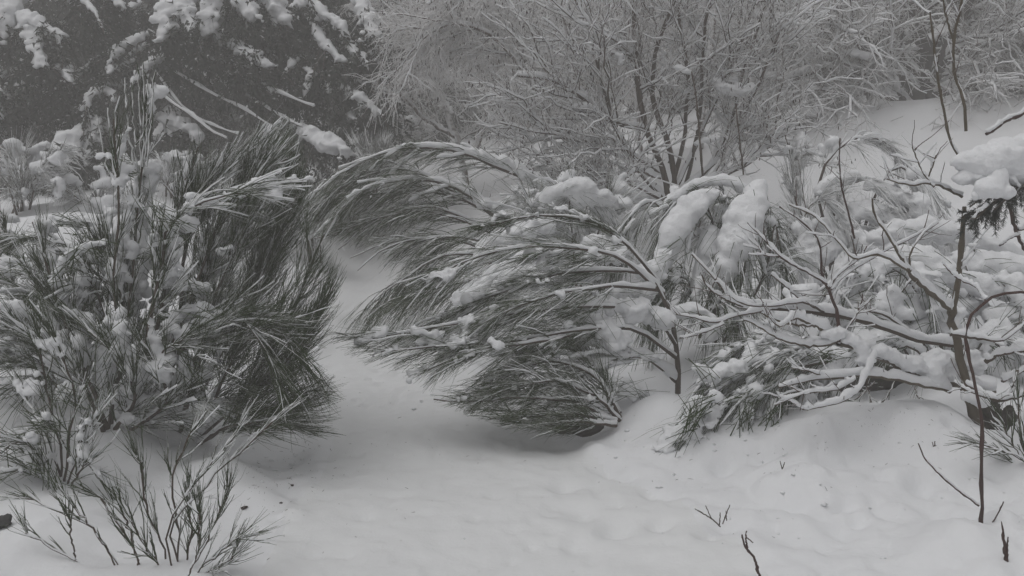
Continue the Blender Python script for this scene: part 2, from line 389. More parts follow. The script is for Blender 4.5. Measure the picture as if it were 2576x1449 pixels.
# ------------------------------------------------------------------ broom bushes
def pads_on(B, rng, n, r, keep=None, back=0.0):
    """Snow pads lodged along branches B: irregular clusters of small spheres, later fused."""
    N_, K, _ = B.shape; out = []
    for k in range(n):
        b = B[rng.integers(N_)]; c0 = rng.random()*.5
        if keep is not None and not keep(np.stack([b[0], b[0]+(b[-1]-b[0])*min(c0+.25, 1)])[None])[0]: continue
        rr = r*np.clip(rng.lognormal(-.1, .45), .35, 1.7)
        m = int(rng.integers(7, 15)); L = max(np.linalg.norm(b[-1]-b[0]), .05); sp = rng.uniform(1.8, 5.5)*rr/L
        for j in range(m):
            t = np.clip(c0+rng.uniform(0, 1)*sp, 0, .98); x = t*(K-1); i = min(int(x), K-2); p = b[i]*(1-(x-i))+b[i+1]*(x-i)
            q = rr*rng.uniform(.25, .62)
            out.append([*(p+np.array([0, back, rr*.35])+rng.normal(0, rr*.36, 3)*[1, 1, .7]), q, q, q*rng.uniform(.6, 1)])
    return out
def broom(name, label, stems, seed, mt=(None, None, None), base=None, nb=18, nt=14, lb=.45, lt=.28, ab=.5, at_=.22, droop=.1, droop_t=.1, snow=.5, rt=.0022, rs=.012,
          pads=0, pad_r=.03, clumps=(), group=None, cat='broom bush', frac2=.5, t0=.25, bias=None, sub=True, ridge=.012, lvl3=0, vox=.012, curl=.4, prune=None, K2=4, thru=24, pad_keep=None, pad_back=0.0):
    rng = np.random.default_rng(seed)
    S = []; par = []
    for st in stems:
        tr, o = (st[0], st[1]) if isinstance(st, tuple) else (st, {})
        P = resample(ats(tr), 14, .0028, rng); S.append(P); par.append(o)
    b0 = base if base is not None else S[0][0]
    T = thing(name, label, cat, onground(b0), group)
    tw = Geo(); br = Geo(); sn = Geo(); allB = []; allT = []
    for P, o in zip(S, par):
        g = lambda k, d: o.get(k, d)
        R = taper(1, 14, g('rs', rs), .0035)
        sg = Geo().add(tubes(P[None], R, 6), 0)
        if g('ridge', ridge): sg.add(snow_ridge(P[None], R, (g('ridge', ridge)*1.5*(1-.8*np.linspace(0, 1, 14)))[None], 6, rng), 1)
        link('stem', sg.mesh('stem', [FROST if o.get('shoot') else BARK, SNOW]), T)
        B, t = grow(P[None], int(g('nb', nb)), g('t0', t0), 1, g('ab', ab), .18, g('lb', lb), .3, 7, g('droop', droop), .09, rng, .35, bias=g('bias', bias), curl=g('curl', curl))
        tip, _ = grow(P[None], 5, .93, 1, .15, .1, g('lb', lb)*.6, .2, 7, g('droop', droop), .05, rng, 0)
        B = np.concatenate([B, tip])
        if prune is not None: B = B[prune(B)]
        allB.append(B); br.add(tubes(B, taper(len(B), 7, rt*1.9, rt*.9, rng), 4), 0)
        s_ = g('snow', snow); m = rng.random(len(B)) < s_*.8
        if m.any(): sn.add(snow_ridge(B[m], taper(m.sum(), 7, rt*1.9, rt*.9), g('ridge', ridge)*.62, 5, rng))
        Tn, _ = grow(B, int(g('nt', nt)), .08, 1, g('at', at_), .16, g('lt', lt), .42, K2, g('droop_t', droop_t), .10, rng, .25, curl=.35, bias=g('bias', bias))
        if lvl3:
            T3, _ = grow(Tn[rng.random(len(Tn)) < .5], lvl3, .2, .8, .22, .08, g('lt', lt)*.7, .3, K2, g('droop_t', droop_t), .03, rng, .2, curl=.3)
            Tn = np.concatenate([Tn, T3])
        Tn = Tn[(fbm(Tn[:, 2]*7, 2, seed)+.75+rng.normal(0, .3, len(Tn))) > 0]   # gaps between sprays
        if prune is not None: Tn = Tn[prune(Tn)]
        allT.append(Tn)
        gm = rng.random(len(Tn)) < s_
        for q, mi in ((~gm, 0), (gm, 1)):
            if q.any(): tw.add(tubes(Tn[q], taper(q.sum(), K2, rt*(.92 if mi == 0 else 1.05), rt*.32, rng), 3), mi)
        q = gm & (rng.random(len(Tn)) < .14)
        if q.any(): sn.add(snow_ridge(Tn[q], taper(q.sum(), K2, rt, rt*.5), g('ridge', ridge)*.45, 4, rng, .35))
    m0, m1, m2 = mt
    for c in clumps:      # shoots that run through the snow they carry
        Q = np.array([at(a[0], a[1], a[2]) for a in c]); rr = np.array([pxm(a[3], a[2]) for a in c])
        if len(Q) == 1: continue
        k = thru; i = rng.integers(0, len(Q)-1, k); f = rng.random((k, 1)); b = Q[i]*(1-f)+Q[i+1]*f; d_ = Q[i+1]-Q[i]; d_ /= np.linalg.norm(d_, axis=1, keepdims=True); d_ *= np.where(rng.random((k, 1)) < .5, 1, -1) if not droop > .3 else 1
        v = rng.normal(0, .38, (k, 3)); D = d_+v; D /= np.linalg.norm(D, axis=1, keepdims=True); L = rng.uniform(.08, .22, (k, 1)); off = rng.normal(0, 1, (k, 3)); off[:, 1] = -np.abs(off[:, 1]); off *= (rr[i]*.62)[:, None]
        s5 = np.linspace(-.35, .65, 5)[None, :, None]; C5 = (b+off)[:, None]+D[:, None]*L[:, None]*s5; C5[:, :, 2] -= (s5[..., 0]**2)*L*.3*max(droop, .1)
        tw.add(tubes(C5, taper(k, 5, rt*1.1, rt*.6, rng), 3), 0)
    link('branches', br.mesh('branches', [m1 or GREEN_S]), T, 'stuff')
    link('twigs', tw.mesh('twigs', [m0 or GREEN, m1 or GREEN_S]), T, 'stuff')
    if sn.n: link('snow_on_twigs', sn.mesh('snow_on_twigs', [SNOW]), T, 'stuff')
    if pads:
        out = []
        for B, o in zip(allB, par):
            k = int(pads*o.get('pads', 1)*len(B)/max(1, sum(len(b) for b in allB)))
            if k: out += pads_on(B, rng, k, o.get('pad_r', pad_r), pad_keep, pad_back)
        if out: link('snow_pads', blob_mesh('snow_pads', out, vox, [SNOW], .5, seed=seed), T, 'stuff')
    for i, c in enumerate(clumps):
        link('snow_clump', blob_mesh('snow_clump', chain([(a[0], a[1], a[2]+.05+pad_back*.5, a[3]*.95) for a in c], rng=rng, jit=.25 if thru > 10 else .09), vox, [SNOW], .4, seed=seed+i, relief=.019 if thru > 10 else .012, smooth_it=3), T)
    return T
LTOP = [(-200,480),(0,520),(60,555),(110,455),(200,465),(240,385),(285,265),(325,185),(365,170),(392,200),(405,320),(440,330),(500,350),(560,365),(610,335),(660,320),(720,290),(750,325),(790,430),(860,600)]
LMAX = [(0,780),(400,780),(560,790),(640,850),(760,855),(830,830),(900,800),(940,835),(1000,868),(1060,835),(1100,840),(1130,760),(1180,700)]
RMIN = [(0,900),(360,900),(400,820),(440,770),(600,750),(620,850),(650,955),(700,975),(740,985),(775,960),(790,870),(840,820),(870,835),(900,880),(930,960),(960,1040),(990,1065),(1040,1120),(1100,1180)]
pK = outline([(x, y+75) for x, y in LTOP], [(y, x-60) for y, x in LMAX], soft=10, seed=8); pL = outline(LTOP, LMAX); pR = outline([(0,300),(760,470),(850,410),(950,365),(1100,340),(1250,385),(1400,440),(1440,440),(1560,480),(1720,560),(2600,560)], xmin=RMIN, seed=2)
pR2 = outline([(1850,700),(1935,560),(1955,380),(1985,335),(2040,390),(2100,350),(2170,330),(2250,340),(2330,420),(2400,520),(2450,600)], seed=4, soft=8)
pR1 = outline([(1500,640),(1560,580),(1620,520),(1700,470),(1780,440),(1900,440),(1960,500),(2050,580)], seed=5, soft=8)
pR3 = outline([(2000,760),(2050,720),(2150,650),(2300,600),(2450,600),(2600,600)], seed=6)
pR22 = outline(xmin=[(0,900),(900,1250),(940,1200),(975,1080),(1000,1070),(1030,1120),(1060,1210),(1100,1290)], bottom=[(1050,1012),(1150,1045),(1250,1082),(1380,1108),(1560,1115)], seed=9, soft=8)
pL2 = outline([(0,0),(60,0),(61,930),(100,850),(200,900),(240,960)], seed=3)
# --- left side of the path
L1 = broom('broom_bush', 'large snowy broom bush with upright frosted tips reaching highest of all the brooms', [
  ([(272,1085,4.15),(300,900,4.2),(330,720,4.25),(350,520,4.3),(358,380,4.3),(365,215,4.3)], dict(pads=.6, rs=.008, nb=44, lb=.2, nt=4, lt=.14, ab=.30, snow=.9, ridge=.012)),
  ([(280,1085,4.2),(300,880,4.1),(285,700,4.1),(300,540,4.1),(290,400,4.1),(285,300,4.1)], dict(pads=.6, rs=.008, nb=32, lb=.2, nt=4, ab=.30, snow=.9)),
  ([(330,1080,4.2),(380,900,4.3),(420,700,4.4),(450,520,4.5),(500,370,4.5)], dict(snow=.8, ab=.4)),
  ([(350,1090,4.2),(420,900,4.2),(500,700,4.3),(570,500,4.4),(640,350,4.5)], dict(nb=26, snow=.75, ab=.35, bias=(.5,0,.2))),
  ([(300,1080,4.2),(350,930,4.0),(400,700,3.95),(430,560,3.95),(540,500,3.95),(650,480,3.95)], dict(snow=.7, droop=.25, ridge=.012, nb=30)),
  ([(272,1080,4.1),(200,900,4.1),(150,780,4.1),(110,640,4.15),(80,560,4.2)], dict(snow=.8)),
  ([(260,1085,4.1),(200,950,3.95),(100,860,3.9),(10,820,3.9)], dict(snow=.7)),
  ([(340,420,4.28),(322,330,4.28),(313,195,4.28)], dict(nb=2, nt=0, pads=0, rs=.0048, shoot=1, lb=.1)),([(345,430,4.28),(338,330,4.28),(332,225,4.28)], dict(nb=2, nt=0, pads=0, rs=.0048, shoot=1, lb=.1)),([(355,420,4.28),(352,300,4.28),(348,185,4.28)], dict(nb=2, nt=0, pads=0, rs=.0048, shoot=1, lb=.1)),
  ([(360,420,4.28),(362,300,4.28),(360,172,4.28)], dict(nb=2, nt=0, pads=0, rs=.0048, shoot=1, lb=.1)),([(365,420,4.28),(372,300,4.28),(371,188,4.28)], dict(nb=2, nt=0, pads=0, rs=.0048, shoot=1, lb=.1)),([(368,420,4.28),(380,300,4.28),(388,205,4.28)], dict(nb=2, nt=0, pads=0, rs=.0048, shoot=1, lb=.1)),
  ([(300,520,4.2),(285,400,4.2),(272,268,4.2)], dict(nb=3, nt=1, pads=0, rs=.0048, shoot=1, lb=.14)),([(300,500,4.2),(295,400,4.2),(290,285,4.2)], dict(nb=3, nt=1, pads=0, rs=.0048, shoot=1, lb=.14)),([(310,500,4.2),(270,420,4.2),(245,300,4.2)], dict(nb=3, nt=1, pads=0, rs=.0048, shoot=1, lb=.14)),
  ([(300,1085,4.3),(290,980,4.4),(330,850,4.45),(300,740,4.4),(260,650,4.35)], dict(nb=40, t0=.05)),([(350,1085,4.3),(420,1000,4.35),(440,880,4.4),(500,780,4.4),(520,680,4.35)], dict(nb=40, t0=.05)),
  ([(290,1080,4.1),(340,1000,3.95),(300,900,3.95),(220,830,3.95)], dict(nb=30, t0=.05, snow=.3)),([(330,1080,4.1),(420,1010,3.95),(400,900,3.92),(470,850,3.92)], dict(nb=34, t0=.05, snow=.3)),([(280,1080,4.5),(180,900,4.6),(230,740,4.6),(330,640,4.6)], dict(nb=34, t0=.05)),
 ], 11, prune=pL, nb=30, nt=12, lb=.27, lt=.17, droop=.05, droop_t=.05, pad_keep=pK, pad_back=.07, pads=620, pad_r=.034, rt=.0019, clumps=[
  [(300,790,3.95,18),(285,850,3.95,26),(275,930,3.95,24),(262,1020,3.98,16)],
  [(385,520,4.0,22),(430,555,3.95,30),(470,570,3.95,24)],
  [(560,500,3.9,16),(600,490,3.9,14),(650,480,3.9,9)],
  [(400,790,4.05,16),(430,800,4.05,22),(500,780,3.95,24),(560,790,3.95,24)],
  [(470,900,3.9,22),(480,930,3.9,26),(490,965,3.9,10)],
  [(260,610,4.0,15),(190,630,4.0,15),(150,680,4.0,13),(140,720,4.0,8)],
  [(330,860,4.05,26),(380,870,4.1,30)],[(300,980,4.1,24),(360,990,4.15,32)],
  [(240,640,4.3,30),(300,680,4.3,34)],[(380,640,4.25,24),(420,620,4.25,30)],[(300,400,4.35,20),(330,420,4.35,24)]])
L2 = broom('broom_bush', 'dense dark green broom bush leaning over the left edge of the path', [
  ([(470,1110,4.35),(560,950,4.4),(640,750,4.5),(700,550,4.7),(730,380,4.8)], dict(nb=40, snow=.35, nt=17)),
  ([(480,1115,4.35),(600,1000,4.3),(700,850,4.3),(770,700,4.4),(815,590,4.4)], dict(nb=46, nt=20)),
  ([(480,1120,4.3),(580,1030,4.2),(680,950,4.15),(760,860,4.15),(800,800,4.15)], dict(nb=46, nt=20)),
  ([(490,1120,4.25),(580,1070,4.15),(680,1020,4.05),(760,990,4.05),(800,980,4.0)], dict(nb=40, nt=18, lt=.24)),
  ([(480,1110,4.3),(540,1000,4.1),(600,880,4.0),(680,820,4.0),(740,880,4.0)], dict(nb=40, nt=18, droop=.3)),
  ([(500,1120,4.2),(560,1080,4.05),(640,1060,3.95),(720,1060,3.95)], dict(nb=30, nt=16, lt=.22)),
  ([(450,1100,4.3),(500,900,4.2),(560,700,4.3),(620,560,4.4),(650,420,4.5)], dict(nb=36, snow=.4)),
  ([(450,1100,4.3),(480,950,4.0),(520,850,3.95),(600,800,3.95),(680,900,3.9)], dict(nb=36, nt=14, droop=.3, snow=.3)),
  ([(500,1000,4.6),(580,800,4.8),(660,600,5.0),(740,460,5.1)], dict(nb=36, snow=.2)),
  ([(480,1000,4.5),(530,800,4.6),(590,600,4.7),(640,450,4.8),(690,330,4.8)], dict(nb=50, snow=.5, t0=.3)),([(500,1000,4.5),(600,800,4.6),(700,600,4.7),(760,450,4.75)], dict(nb=60, t0=.3, nt=18)),
  ([(460,900,4.4),(500,700,4.4),(560,560,4.4),(640,450,4.4),(720,400,4.4)], dict(nb=44, t0=.3, snow=.6)),([(450,900,4.4),(470,600,4.4),(530,450,4.4),(600,360,4.4)], dict(nb=40, t0=.35, snow=.75)),
 ], 12, prune=pL, pad_keep=pK, pad_back=.05, nb=50, nt=20, lb=.28, lt=.19, ab=.5, droop=-.05, droop_t=-.03, snow=.06, ridge=.008, pads=40, pad_r=.022, rt=.0015, lvl3=1, bias=(.3,0,0), clumps=[
  [(600,790,3.95,9),(680,770,3.9,6)],[(540,1020,3.95,20),(600,1040,3.95,24)],[(470,715,4.1,20),(500,730,4.1,24)],[(640,545,4.6,16),(680,560,4.6,20)],[(440,1040,4.1,26),(500,1070,4.1,24)]])
L3 = broom('broom_bush', 'low broom bush with snow-bent arching twigs at the left edge', [
  ([(190,1020,4.2),(150,900,4.3),(110,760,4.35),(60,690,4.35),(0,680,4.35)], dict(droop=.5, ridge=.025)),
  ([(160,1000,4.3),(90,880,4.3),(40,800,4.3),(-40,760,4.3)], {}),
  ([(180,1010,4.4),(100,930,4.2),(20,900,4.2),(-50,880,4.2)], {}),
  ([(200,1000,4.5),(230,800,4.7),(190,660,4.8),(120,600,4.9),(60,600,4.9)], dict(droop=.4)),
  ([(200,980,4.5),(260,800,4.3),(200,650,4.2),(170,640,4.2),(120,700,4.2)], dict(droop=.6, ridge=.02)),
  ([(100,1000,4.6),(60,850,4.9),(30,700,5),(10,560,5)], {}),
 ], 13, prune=pL, pad_keep=pK, pad_back=.06, nb=30, nt=15, lb=.25, lt=.18, droop=.35, droop_t=.25, snow=.5, pads=60, pad_r=.04, clumps=[
  [(-20,665,4.3,26),(60,665,4.3,24),(110,690,4.25,22),(150,730,4.25,10)],[(130,560,4.9,20),(180,555,4.9,26),(230,570,4.9,12)],
  [(0,980,4.4,30),(60,970,4.4,32),(110,960,4.4,20)],[(20,880,4.5,34),(80,890,4.5,34)],[(130,920,4.5,26),(190,900,4.5,30)],[(120,780,4.5,34),(190,800,4.6,34)]])
thing_small = broom('broom_bush', 'small snow-clotted broom plant with thin upright twigs in the lower left', [
  ([(160,1235,3.72),(150,1120,3.7),(130,1040,3.7),(95,850,3.7)], {}),([(160,1235,3.72),(175,1100,3.7),(190,1000,3.7),(130,830,3.7)], {}),
  ([(165,1235,3.7),(200,1130,3.65),(230,1060,3.6)], {}),([(160,1235,3.7),(110,1150,3.65),(50,1110,3.6),(0,1140,3.6)], dict(droop=.2)),
  ([(160,1235,3.7),(90,1180,3.6),(30,1190,3.55)], dict(droop=.2)),([(170,1235,3.7),(215,1170,3.6),(240,1190,3.6)], {}),([(160,1230,3.7),(120,1100,3.75),(60,1000,3.8)], {}),
 ], 14, nb=12, nt=5, lb=.20, lt=.13, ab=.4, droop=.05, droop_t=.02, snow=.6, pads=34, pad_r=.026, rs=.006, rt=.0018, vox=.009, clumps=[
  [(150,1010,3.7,26),(170,980,3.7,22),(200,1010,3.7,18)],[(140,1070,3.65,20),(100,1060,3.65,16)],[(120,1170,3.6,14),(135,1220,3.6,20),(150,1270,3.6,24)],
  [(40,1100,3.7,24),(80,1105,3.7,26)],[(60,1160,3.6,22),(90,1180,3.55,24)]], group=None)
fg = broom('broom_bush', 'sparse foreground broom tuft with long frosted shoots pointing up to the right', [
  ([(430,1450,2.95),(410,1380,2.95),(370,1280,2.95),(350,1150,2.95)], {}),([(440,1450,2.95),(450,1330,2.92),(430,1220,2.92),(465,1120,2.92),(480,1080,2.92)], dict(snow=.9)),
  ([(455,1450,2.93),(430,1330,2.9),(520,1220,2.9),(600,1140,2.9),(690,1060,2.9)], dict(snow=.9, ab=.15)),([(440,1450,2.9),(420,1340,2.88),(480,1230,2.88),(540,1160,2.88),(600,1080,2.88)], dict(snow=.9, ab=.14)),
  ([(470,1450,2.9),(530,1340,2.9),(570,1240,2.9)], dict(nb=12)),([(470,1455,2.88),(540,1400,2.85),(600,1350,2.85)], dict(nb=12)),([(480,1455,2.9),(540,1430,2.85),(590,1400,2.85)], {}),
  ([(420,1455,2.9),(370,1380,2.85),(330,1310,2.85)], {}),([(460,1455,2.95),(480,1350,2.95),(470,1240,2.95)], dict(nb=14)),([(470,1455,2.8),(500,1380,2.8),(500,1290,2.8)], dict(nb=14)),
 ], 15, nb=14, nt=4, lb=.12, lt=.085, ab=.30, droop=-.03, droop_t=-.03, snow=.45, pads=10, pad_r=.010, rs=.0034, rt=.0013, vox=.007, ridge=.004, group=None)
for i, (L, lab) in enumerate([([[(300,1425,2.92),(230,1330,2.92),(160,1290,2.92),(65,1252,2.92)], [(290,1425,2.92),(250,1350,2.9),(180,1270,2.9)]], 'thin dark sprig curving left from the snow at bottom left'),
      ([[(355,1428,2.9),(320,1350,2.9),(280,1290,2.9),(240,1240,2.9)], [(352,1428,2.9),(335,1370,2.88),(310,1290,2.88)]], 'upright dark sprig in the snow just left of the foreground tuft'),
      ([[(215,1420,2.92),(150,1390,2.92),(62,1340,2.92)], [(190,1410,2.9),(180,1350,2.9),(177,1300,2.9)]], 'lowest sprig at bottom left with one twig standing straight up')]):
    broom('broom_sprig', lab, L, 30+i, nb=5, nt=2, lb=.12, lt=.09, ab=.25, droop=0, droop_t=0, snow=.2, rs=.003, rt=.0015, ridge=.002, cat='sprig')

# --- middle, right of the path
leftdown = (-.8, 0, -.25)
M2 = broom('broom_bush', 'tall bent broom bush with a bare brown stem and green twigs swept left', [
  ([(1705,990,5.0),(1700,860,5.0),(1665,730,4.95),(1600,640,4.9),(1540,585,4.9),(1440,545,4.9),(1320,545,4.85),(1235,570,4.8)], dict(nb=30, ab=.3, t0=.5, rs=.017, snow=.15)),
  ([(1690,800,4.97),(1640,700,4.9),(1560,680,4.85),(1400,690,4.75),(1250,740,4.7),(1120,800,4.65)], dict(nb=44, t0=.2, ab=.3)),
  ([(1700,870,4.98),(1640,790,4.9),(1520,770,4.75),(1350,780,4.6),(1180,810,4.5),(1000,840,4.45),(880,850,4.4)], dict(nb=44, t0=.25, ab=.35)),
  ([(1670,740,4.95),(1560,650,4.8),(1400,620,4.7),(1250,630,4.65),(1120,680,4.6)], dict(nb=44, t0=.3)),
  ([(1660,730,4.95),(1540,720,4.7),(1400,740,4.55),(1260,790,4.5),(1150,870,4.45)], dict(nb=44, t0=.25)),
  ([(1700,900,4.98),(1600,830,4.8),(1460,830,4.6),(1300,860,4.5),(1120,870,4.4),(960,885,4.35)], dict(nb=46, t0=.3, snow=.15)),
  ([(1500,830,4.7),(1350,860,4.5),(1200,880,4.4),(1080,930,4.35)], dict(nb=34, t0=.1)),
  ([(1700,960,5.0),(1620,900,4.85),(1520,910,4.7),(1420,950,4.6)], dict(nb=16, t0=.3, snow=.8, ridge=.03)),
 ], 21, prune=pR, nb=34, nt=15, lb=.26, lt=.18, ab=.5, at_=.18, droop=.12, droop_t=.10, snow=.22, pads=90, pad_r=.030, rt=.0014, ridge=.010, bias=leftdown, lvl3=0, clumps=[
  [(1680,820,4.85,26),(1620,790,4.8,34),(1540,770,4.75,30),(1450,765,4.7,20)],
  [(1650,900,4.8,24),(1560,880,4.75,28),(1480,860,4.7,24),(1430,840,4.7,12)],
  [(1400,770,4.8,20),(1440,800,4.75,28),(1500,830,4.7,34),(1560,860,4.7,30)],
  [(1640,1000,4.75,14),(1580,975,4.7,26),(1535,985,4.7,20)],
  [(1480,690,5.2,30),(1400,700,5.2,28)],[(1640,680,5.2,34),(1680,640,5.3,26)],[(1560,745,5.1,36),(1620,740,5.1,36)],[(1250,720,5.1,26),(1330,700,5.1,34),(1420,720,5.1,30)],[(1200,760,4.95,20),(1290,740,4.95,26)],[(1360,810,4.85,22),(1280,830,4.8,18)],[(1560,640,5.1,26),(1500,650,5.1,26)],[(1300,870,4.7,18),(1350,880,4.7,22),(1240,890,4.7,10)],[(1380,960,4.8,20),(1460,950,4.8,28)]])
M3 = broom('broom_bush', 'low dark broom bush on the path edge with twigs swept over a dark hollow', [
  ([(1545,1060,4.55),(1440,1010,4.45),(1300,1000,4.4),(1200,1010,4.35),(1090,1005,4.3)], {}),
  ([(1550,1065,4.55),(1440,1040,4.4),(1320,1050,4.35),(1230,1050,4.3)], {}),([(1560,1050,4.6),(1500,950,4.6),(1400,910,4.6),(1300,930,4.5),(1220,990,4.45)], {}),
  ([(1560,1040,4.7),(1480,900,4.8),(1380,870,4.8),(1300,900,4.7),(1230,960,4.6)], {}),([(1550,1070,4.5),(1450,1060,4.35),(1350,1070,4.3)], dict(lb=.3)),
  ([(1560,1060,4.6),(1500,1000,4.5),(1400,960,4.45),(1300,970,4.4)], dict(snow=.5)),
 ], 22, prune=pR22, nb=34, nt=15, lb=.26, lt=.18, ab=.6, at_=.34, droop=.12, droop_t=.05, snow=.06, rt=.0016, pads=30, pad_r=.022, ridge=.008, bias=(-.5,0,0), t0=.1, clumps=[[(1480,900,4.8,26),(1440,870,4.8,20),(1420,850,4.8,12)]])
M1 = broom('broom_bush', 'hazy green broom bush arching over the far bend of the path under snow-ridged stems', [
  ([(1420,600,7.6),(1370,475,7.5),(1260,425,7.4),(1150,380,7.3),(1020,375,7.2),(900,410,7.1),(800,480,7.0)], dict(rs=.022, ridge=.035, nb=50, t0=.35)),
  ([(1370,620,7.4),(1230,530,7.3),(1150,475,7.2),(1050,450,7.1),(930,470,7.0),(850,540,6.9)], dict(rs=.02, ridge=.035, nb=50, t0=.3)),
  ([(1300,620,7.3),(1180,560,7.2),(1050,530,7.1),(920,560,6.95),(830,590,6.9),(790,600,6.9)], dict(nb=44, snow=.1)),
  ([(1300,640,7.2),(1180,600,7.0),(1060,600,6.9),(960,630,6.8),(900,680,6.7)], dict(nb=44)),
  ([(1320,660,7.1),(1200,640,6.9),(1100,650,6.8),(1020,700,6.7),(960,740,6.7)], dict(nb=44)),
  ([(1300,580,7.4),(1180,510,7.3),(1060,480,7.2),(940,490,7.2),(860,500,7.1)], dict(nb=44)),
  ([(1320,700,7.0),(1220,700,6.8),(1120,720,6.7),(1040,740,6.6)], dict(nb=36)),
  ([(1260,640,7.2),(1120,600,7.0),(980,610,6.9),(880,650,6.8)], dict(nb=56)),([(1240,580,7.3),(1080,520,7.1),(940,560,7.0),(850,630,6.9)], dict(nb=60)),
  ([(1200,520,7.3),(1040,430,7.2),(900,450,7.1),(800,520,7.0)], dict(nb=56)),([(1250,660,7.1),(1140,670,6.9),(1040,690,6.8),(960,730,6.7)], dict(nb=50)),
 ], 23, prune=pR, nb=46, nt=13, lb=.34, lt=.25, ab=.45, at_=.22, droop=.3, droop_t=.2, snow=.2, pads=0, pad_r=.03, rt=.0020, ridge=.010, bias=(-.7,0,-.4), vox=.018, clumps=[
  [(1365,470,7.4,14),(1300,425,7.4,17),(1230,395,7.3,14),(1180,375,7.3,9)],[(1230,525,7.2,15),(1180,480,7.2,16),(1135,455,7.2,11)],
  [(1245,530,7.2,15),(1290,505,7.2,22),(1350,480,7.2,18)],[(1010,370,7.2,8),(1040,365,7.2,8)]])
M4 = broom('broom_bush', 'rounded bush fully capped with knobbly snow behind the bent broom', [
  ([(1450,720,7.0),(1440,600,7.0),(1430,480,7.0)], {}),([(1460,720,7.0),(1500,600,7.0),(1530,520,7.0)], {}),([(1440,720,7.0),(1380,620,7.0),(1340,540,7.0)], {}),
 ], 24, nb=26, nt=10, lb=.4, lt=.3, ab=.7, droop=.5, droop_t=.3, snow=.9, pads=60, pad_r=.045, ridge=.03, vox=.018, mt=(GREEN_S, GREEN_S, None), clumps=[
  [(1370,505,6.7,26),(1420,480,6.7,34),(1470,480,6.7,34),(1515,505,6.7,28)],[(1400,510,6.8,22),(1380,540,6.8,18)],[(1500,520,6.8,22),(1530,560,6.8,16),(1545,600,6.8,9)],[(1450,530,6.8,16),(1465,580,6.8,12),(1470,630,6.8,8)],
  [(1370,570,6.4,34),(1290,590,6.3,36),(1230,625,6.2,28),(1180,670,6.1,16)],[(1400,640,6.0,44),(1300,680,5.9,50),(1220,720,5.8,40),(1150,760,5.7,24)],[(1500,620,6.0,44),(1560,640,6.0,36)],[(1250,640,6.5,26),(1320,620,6.5,30),(1400,610,6.5,22)],[(1230,700,6.2,30),(1160,740,6.2,18)],[(1500,620,6.7,22),(1480,680,6.6,26)]])
# --- right side
R1 = broom('broom_bush', 'broom bush crushed under thick drooping fingers of snow, behind the brown stem', [
  ([(1760,850,5.8),(1800,650,5.8),(1780,520,5.8),(1720,480,5.8),(1680,560,5.7),(1650,700,5.6)], {}),([(1800,860,5.8),(1830,650,5.8),(1830,500,5.8),(1780,455,5.8),(1700,510,5.8)], {}),
  ([(1820,860,5.7),(1880,650,5.7),(1900,500,5.7),(1880,480,5.7),(1850,600,5.5),(1820,720,5.5)], {}),([(1820,860,5.7),(1920,700,5.6),(1950,560,5.6),(1960,620,5.6),(1980,700,5.6)], {}),
  ([(1780,860,5.7),(1740,720,5.6),(1700,700,5.5),(1660,760,5.5)], dict(snow=.1)),([(1800,860,5.5),(1800,760,5.4),(1840,760,5.4),(1860,840,5.4)], dict(snow=.15)),([(1700,560,6.3),(1640,510,6.3),(1590,540,6.2),(1560,600,6.2)], {}),
 ], 25, prune=pR1, thru=8, nb=30, nt=14, lb=.27, lt=.2, ab=.55, droop=.8, droop_t=.4, snow=.45, pads=50, pad_r=.035, ridge=.018, vox=.017, mt=(GREEN, GREEN_S, None), clumps=[
  [(1905,470,5.6,26),(1890,520,5.5,44),(1865,580,5.45,58),(1835,650,5.4,50),(1800,720,5.4,24)],[(1860,620,5.4,20),(1850,700,5.4,12),(1835,770,5.4,9)],[(1900,560,5.5,26),(1915,620,5.5,16),(1925,690,5.5,7)],
  [(1890,640,5.4,14),(1880,740,5.4,9)],[(1700,500,5.7,18),(1750,465,5.7,18),(1820,455,5.7,18),(1880,475,5.7,20)],[(1790,490,5.6,32),(1740,525,5.6,40),(1695,590,5.5,40),(1665,670,5.5,28),(1645,740,5.5,14)],[(1790,600,5.6,40),(1770,660,5.55,34),(1755,720,5.5,20)],[(1950,640,5.6,30),(1940,720,5.5,20)],[(1740,590,5.5,13),(1725,650,5.5,10),(1715,700,5.5,7)],
  [(1680,520,6.2,14),(1620,545,6.2,16),(1580,590,6.2,10)],[(1760,700,5.4,16),(1740,780,5.35,18),(1710,850,5.3,16)],[(1830,790,5.3,18),(1790,850,5.25,24)],[(1700,790,5.1,22),(1750,785,5.1,34),(1800,820,5.1,26)],[(1960,600,5.7,18),(2000,640,5.7,18),(2030,700,5.7,10)]])
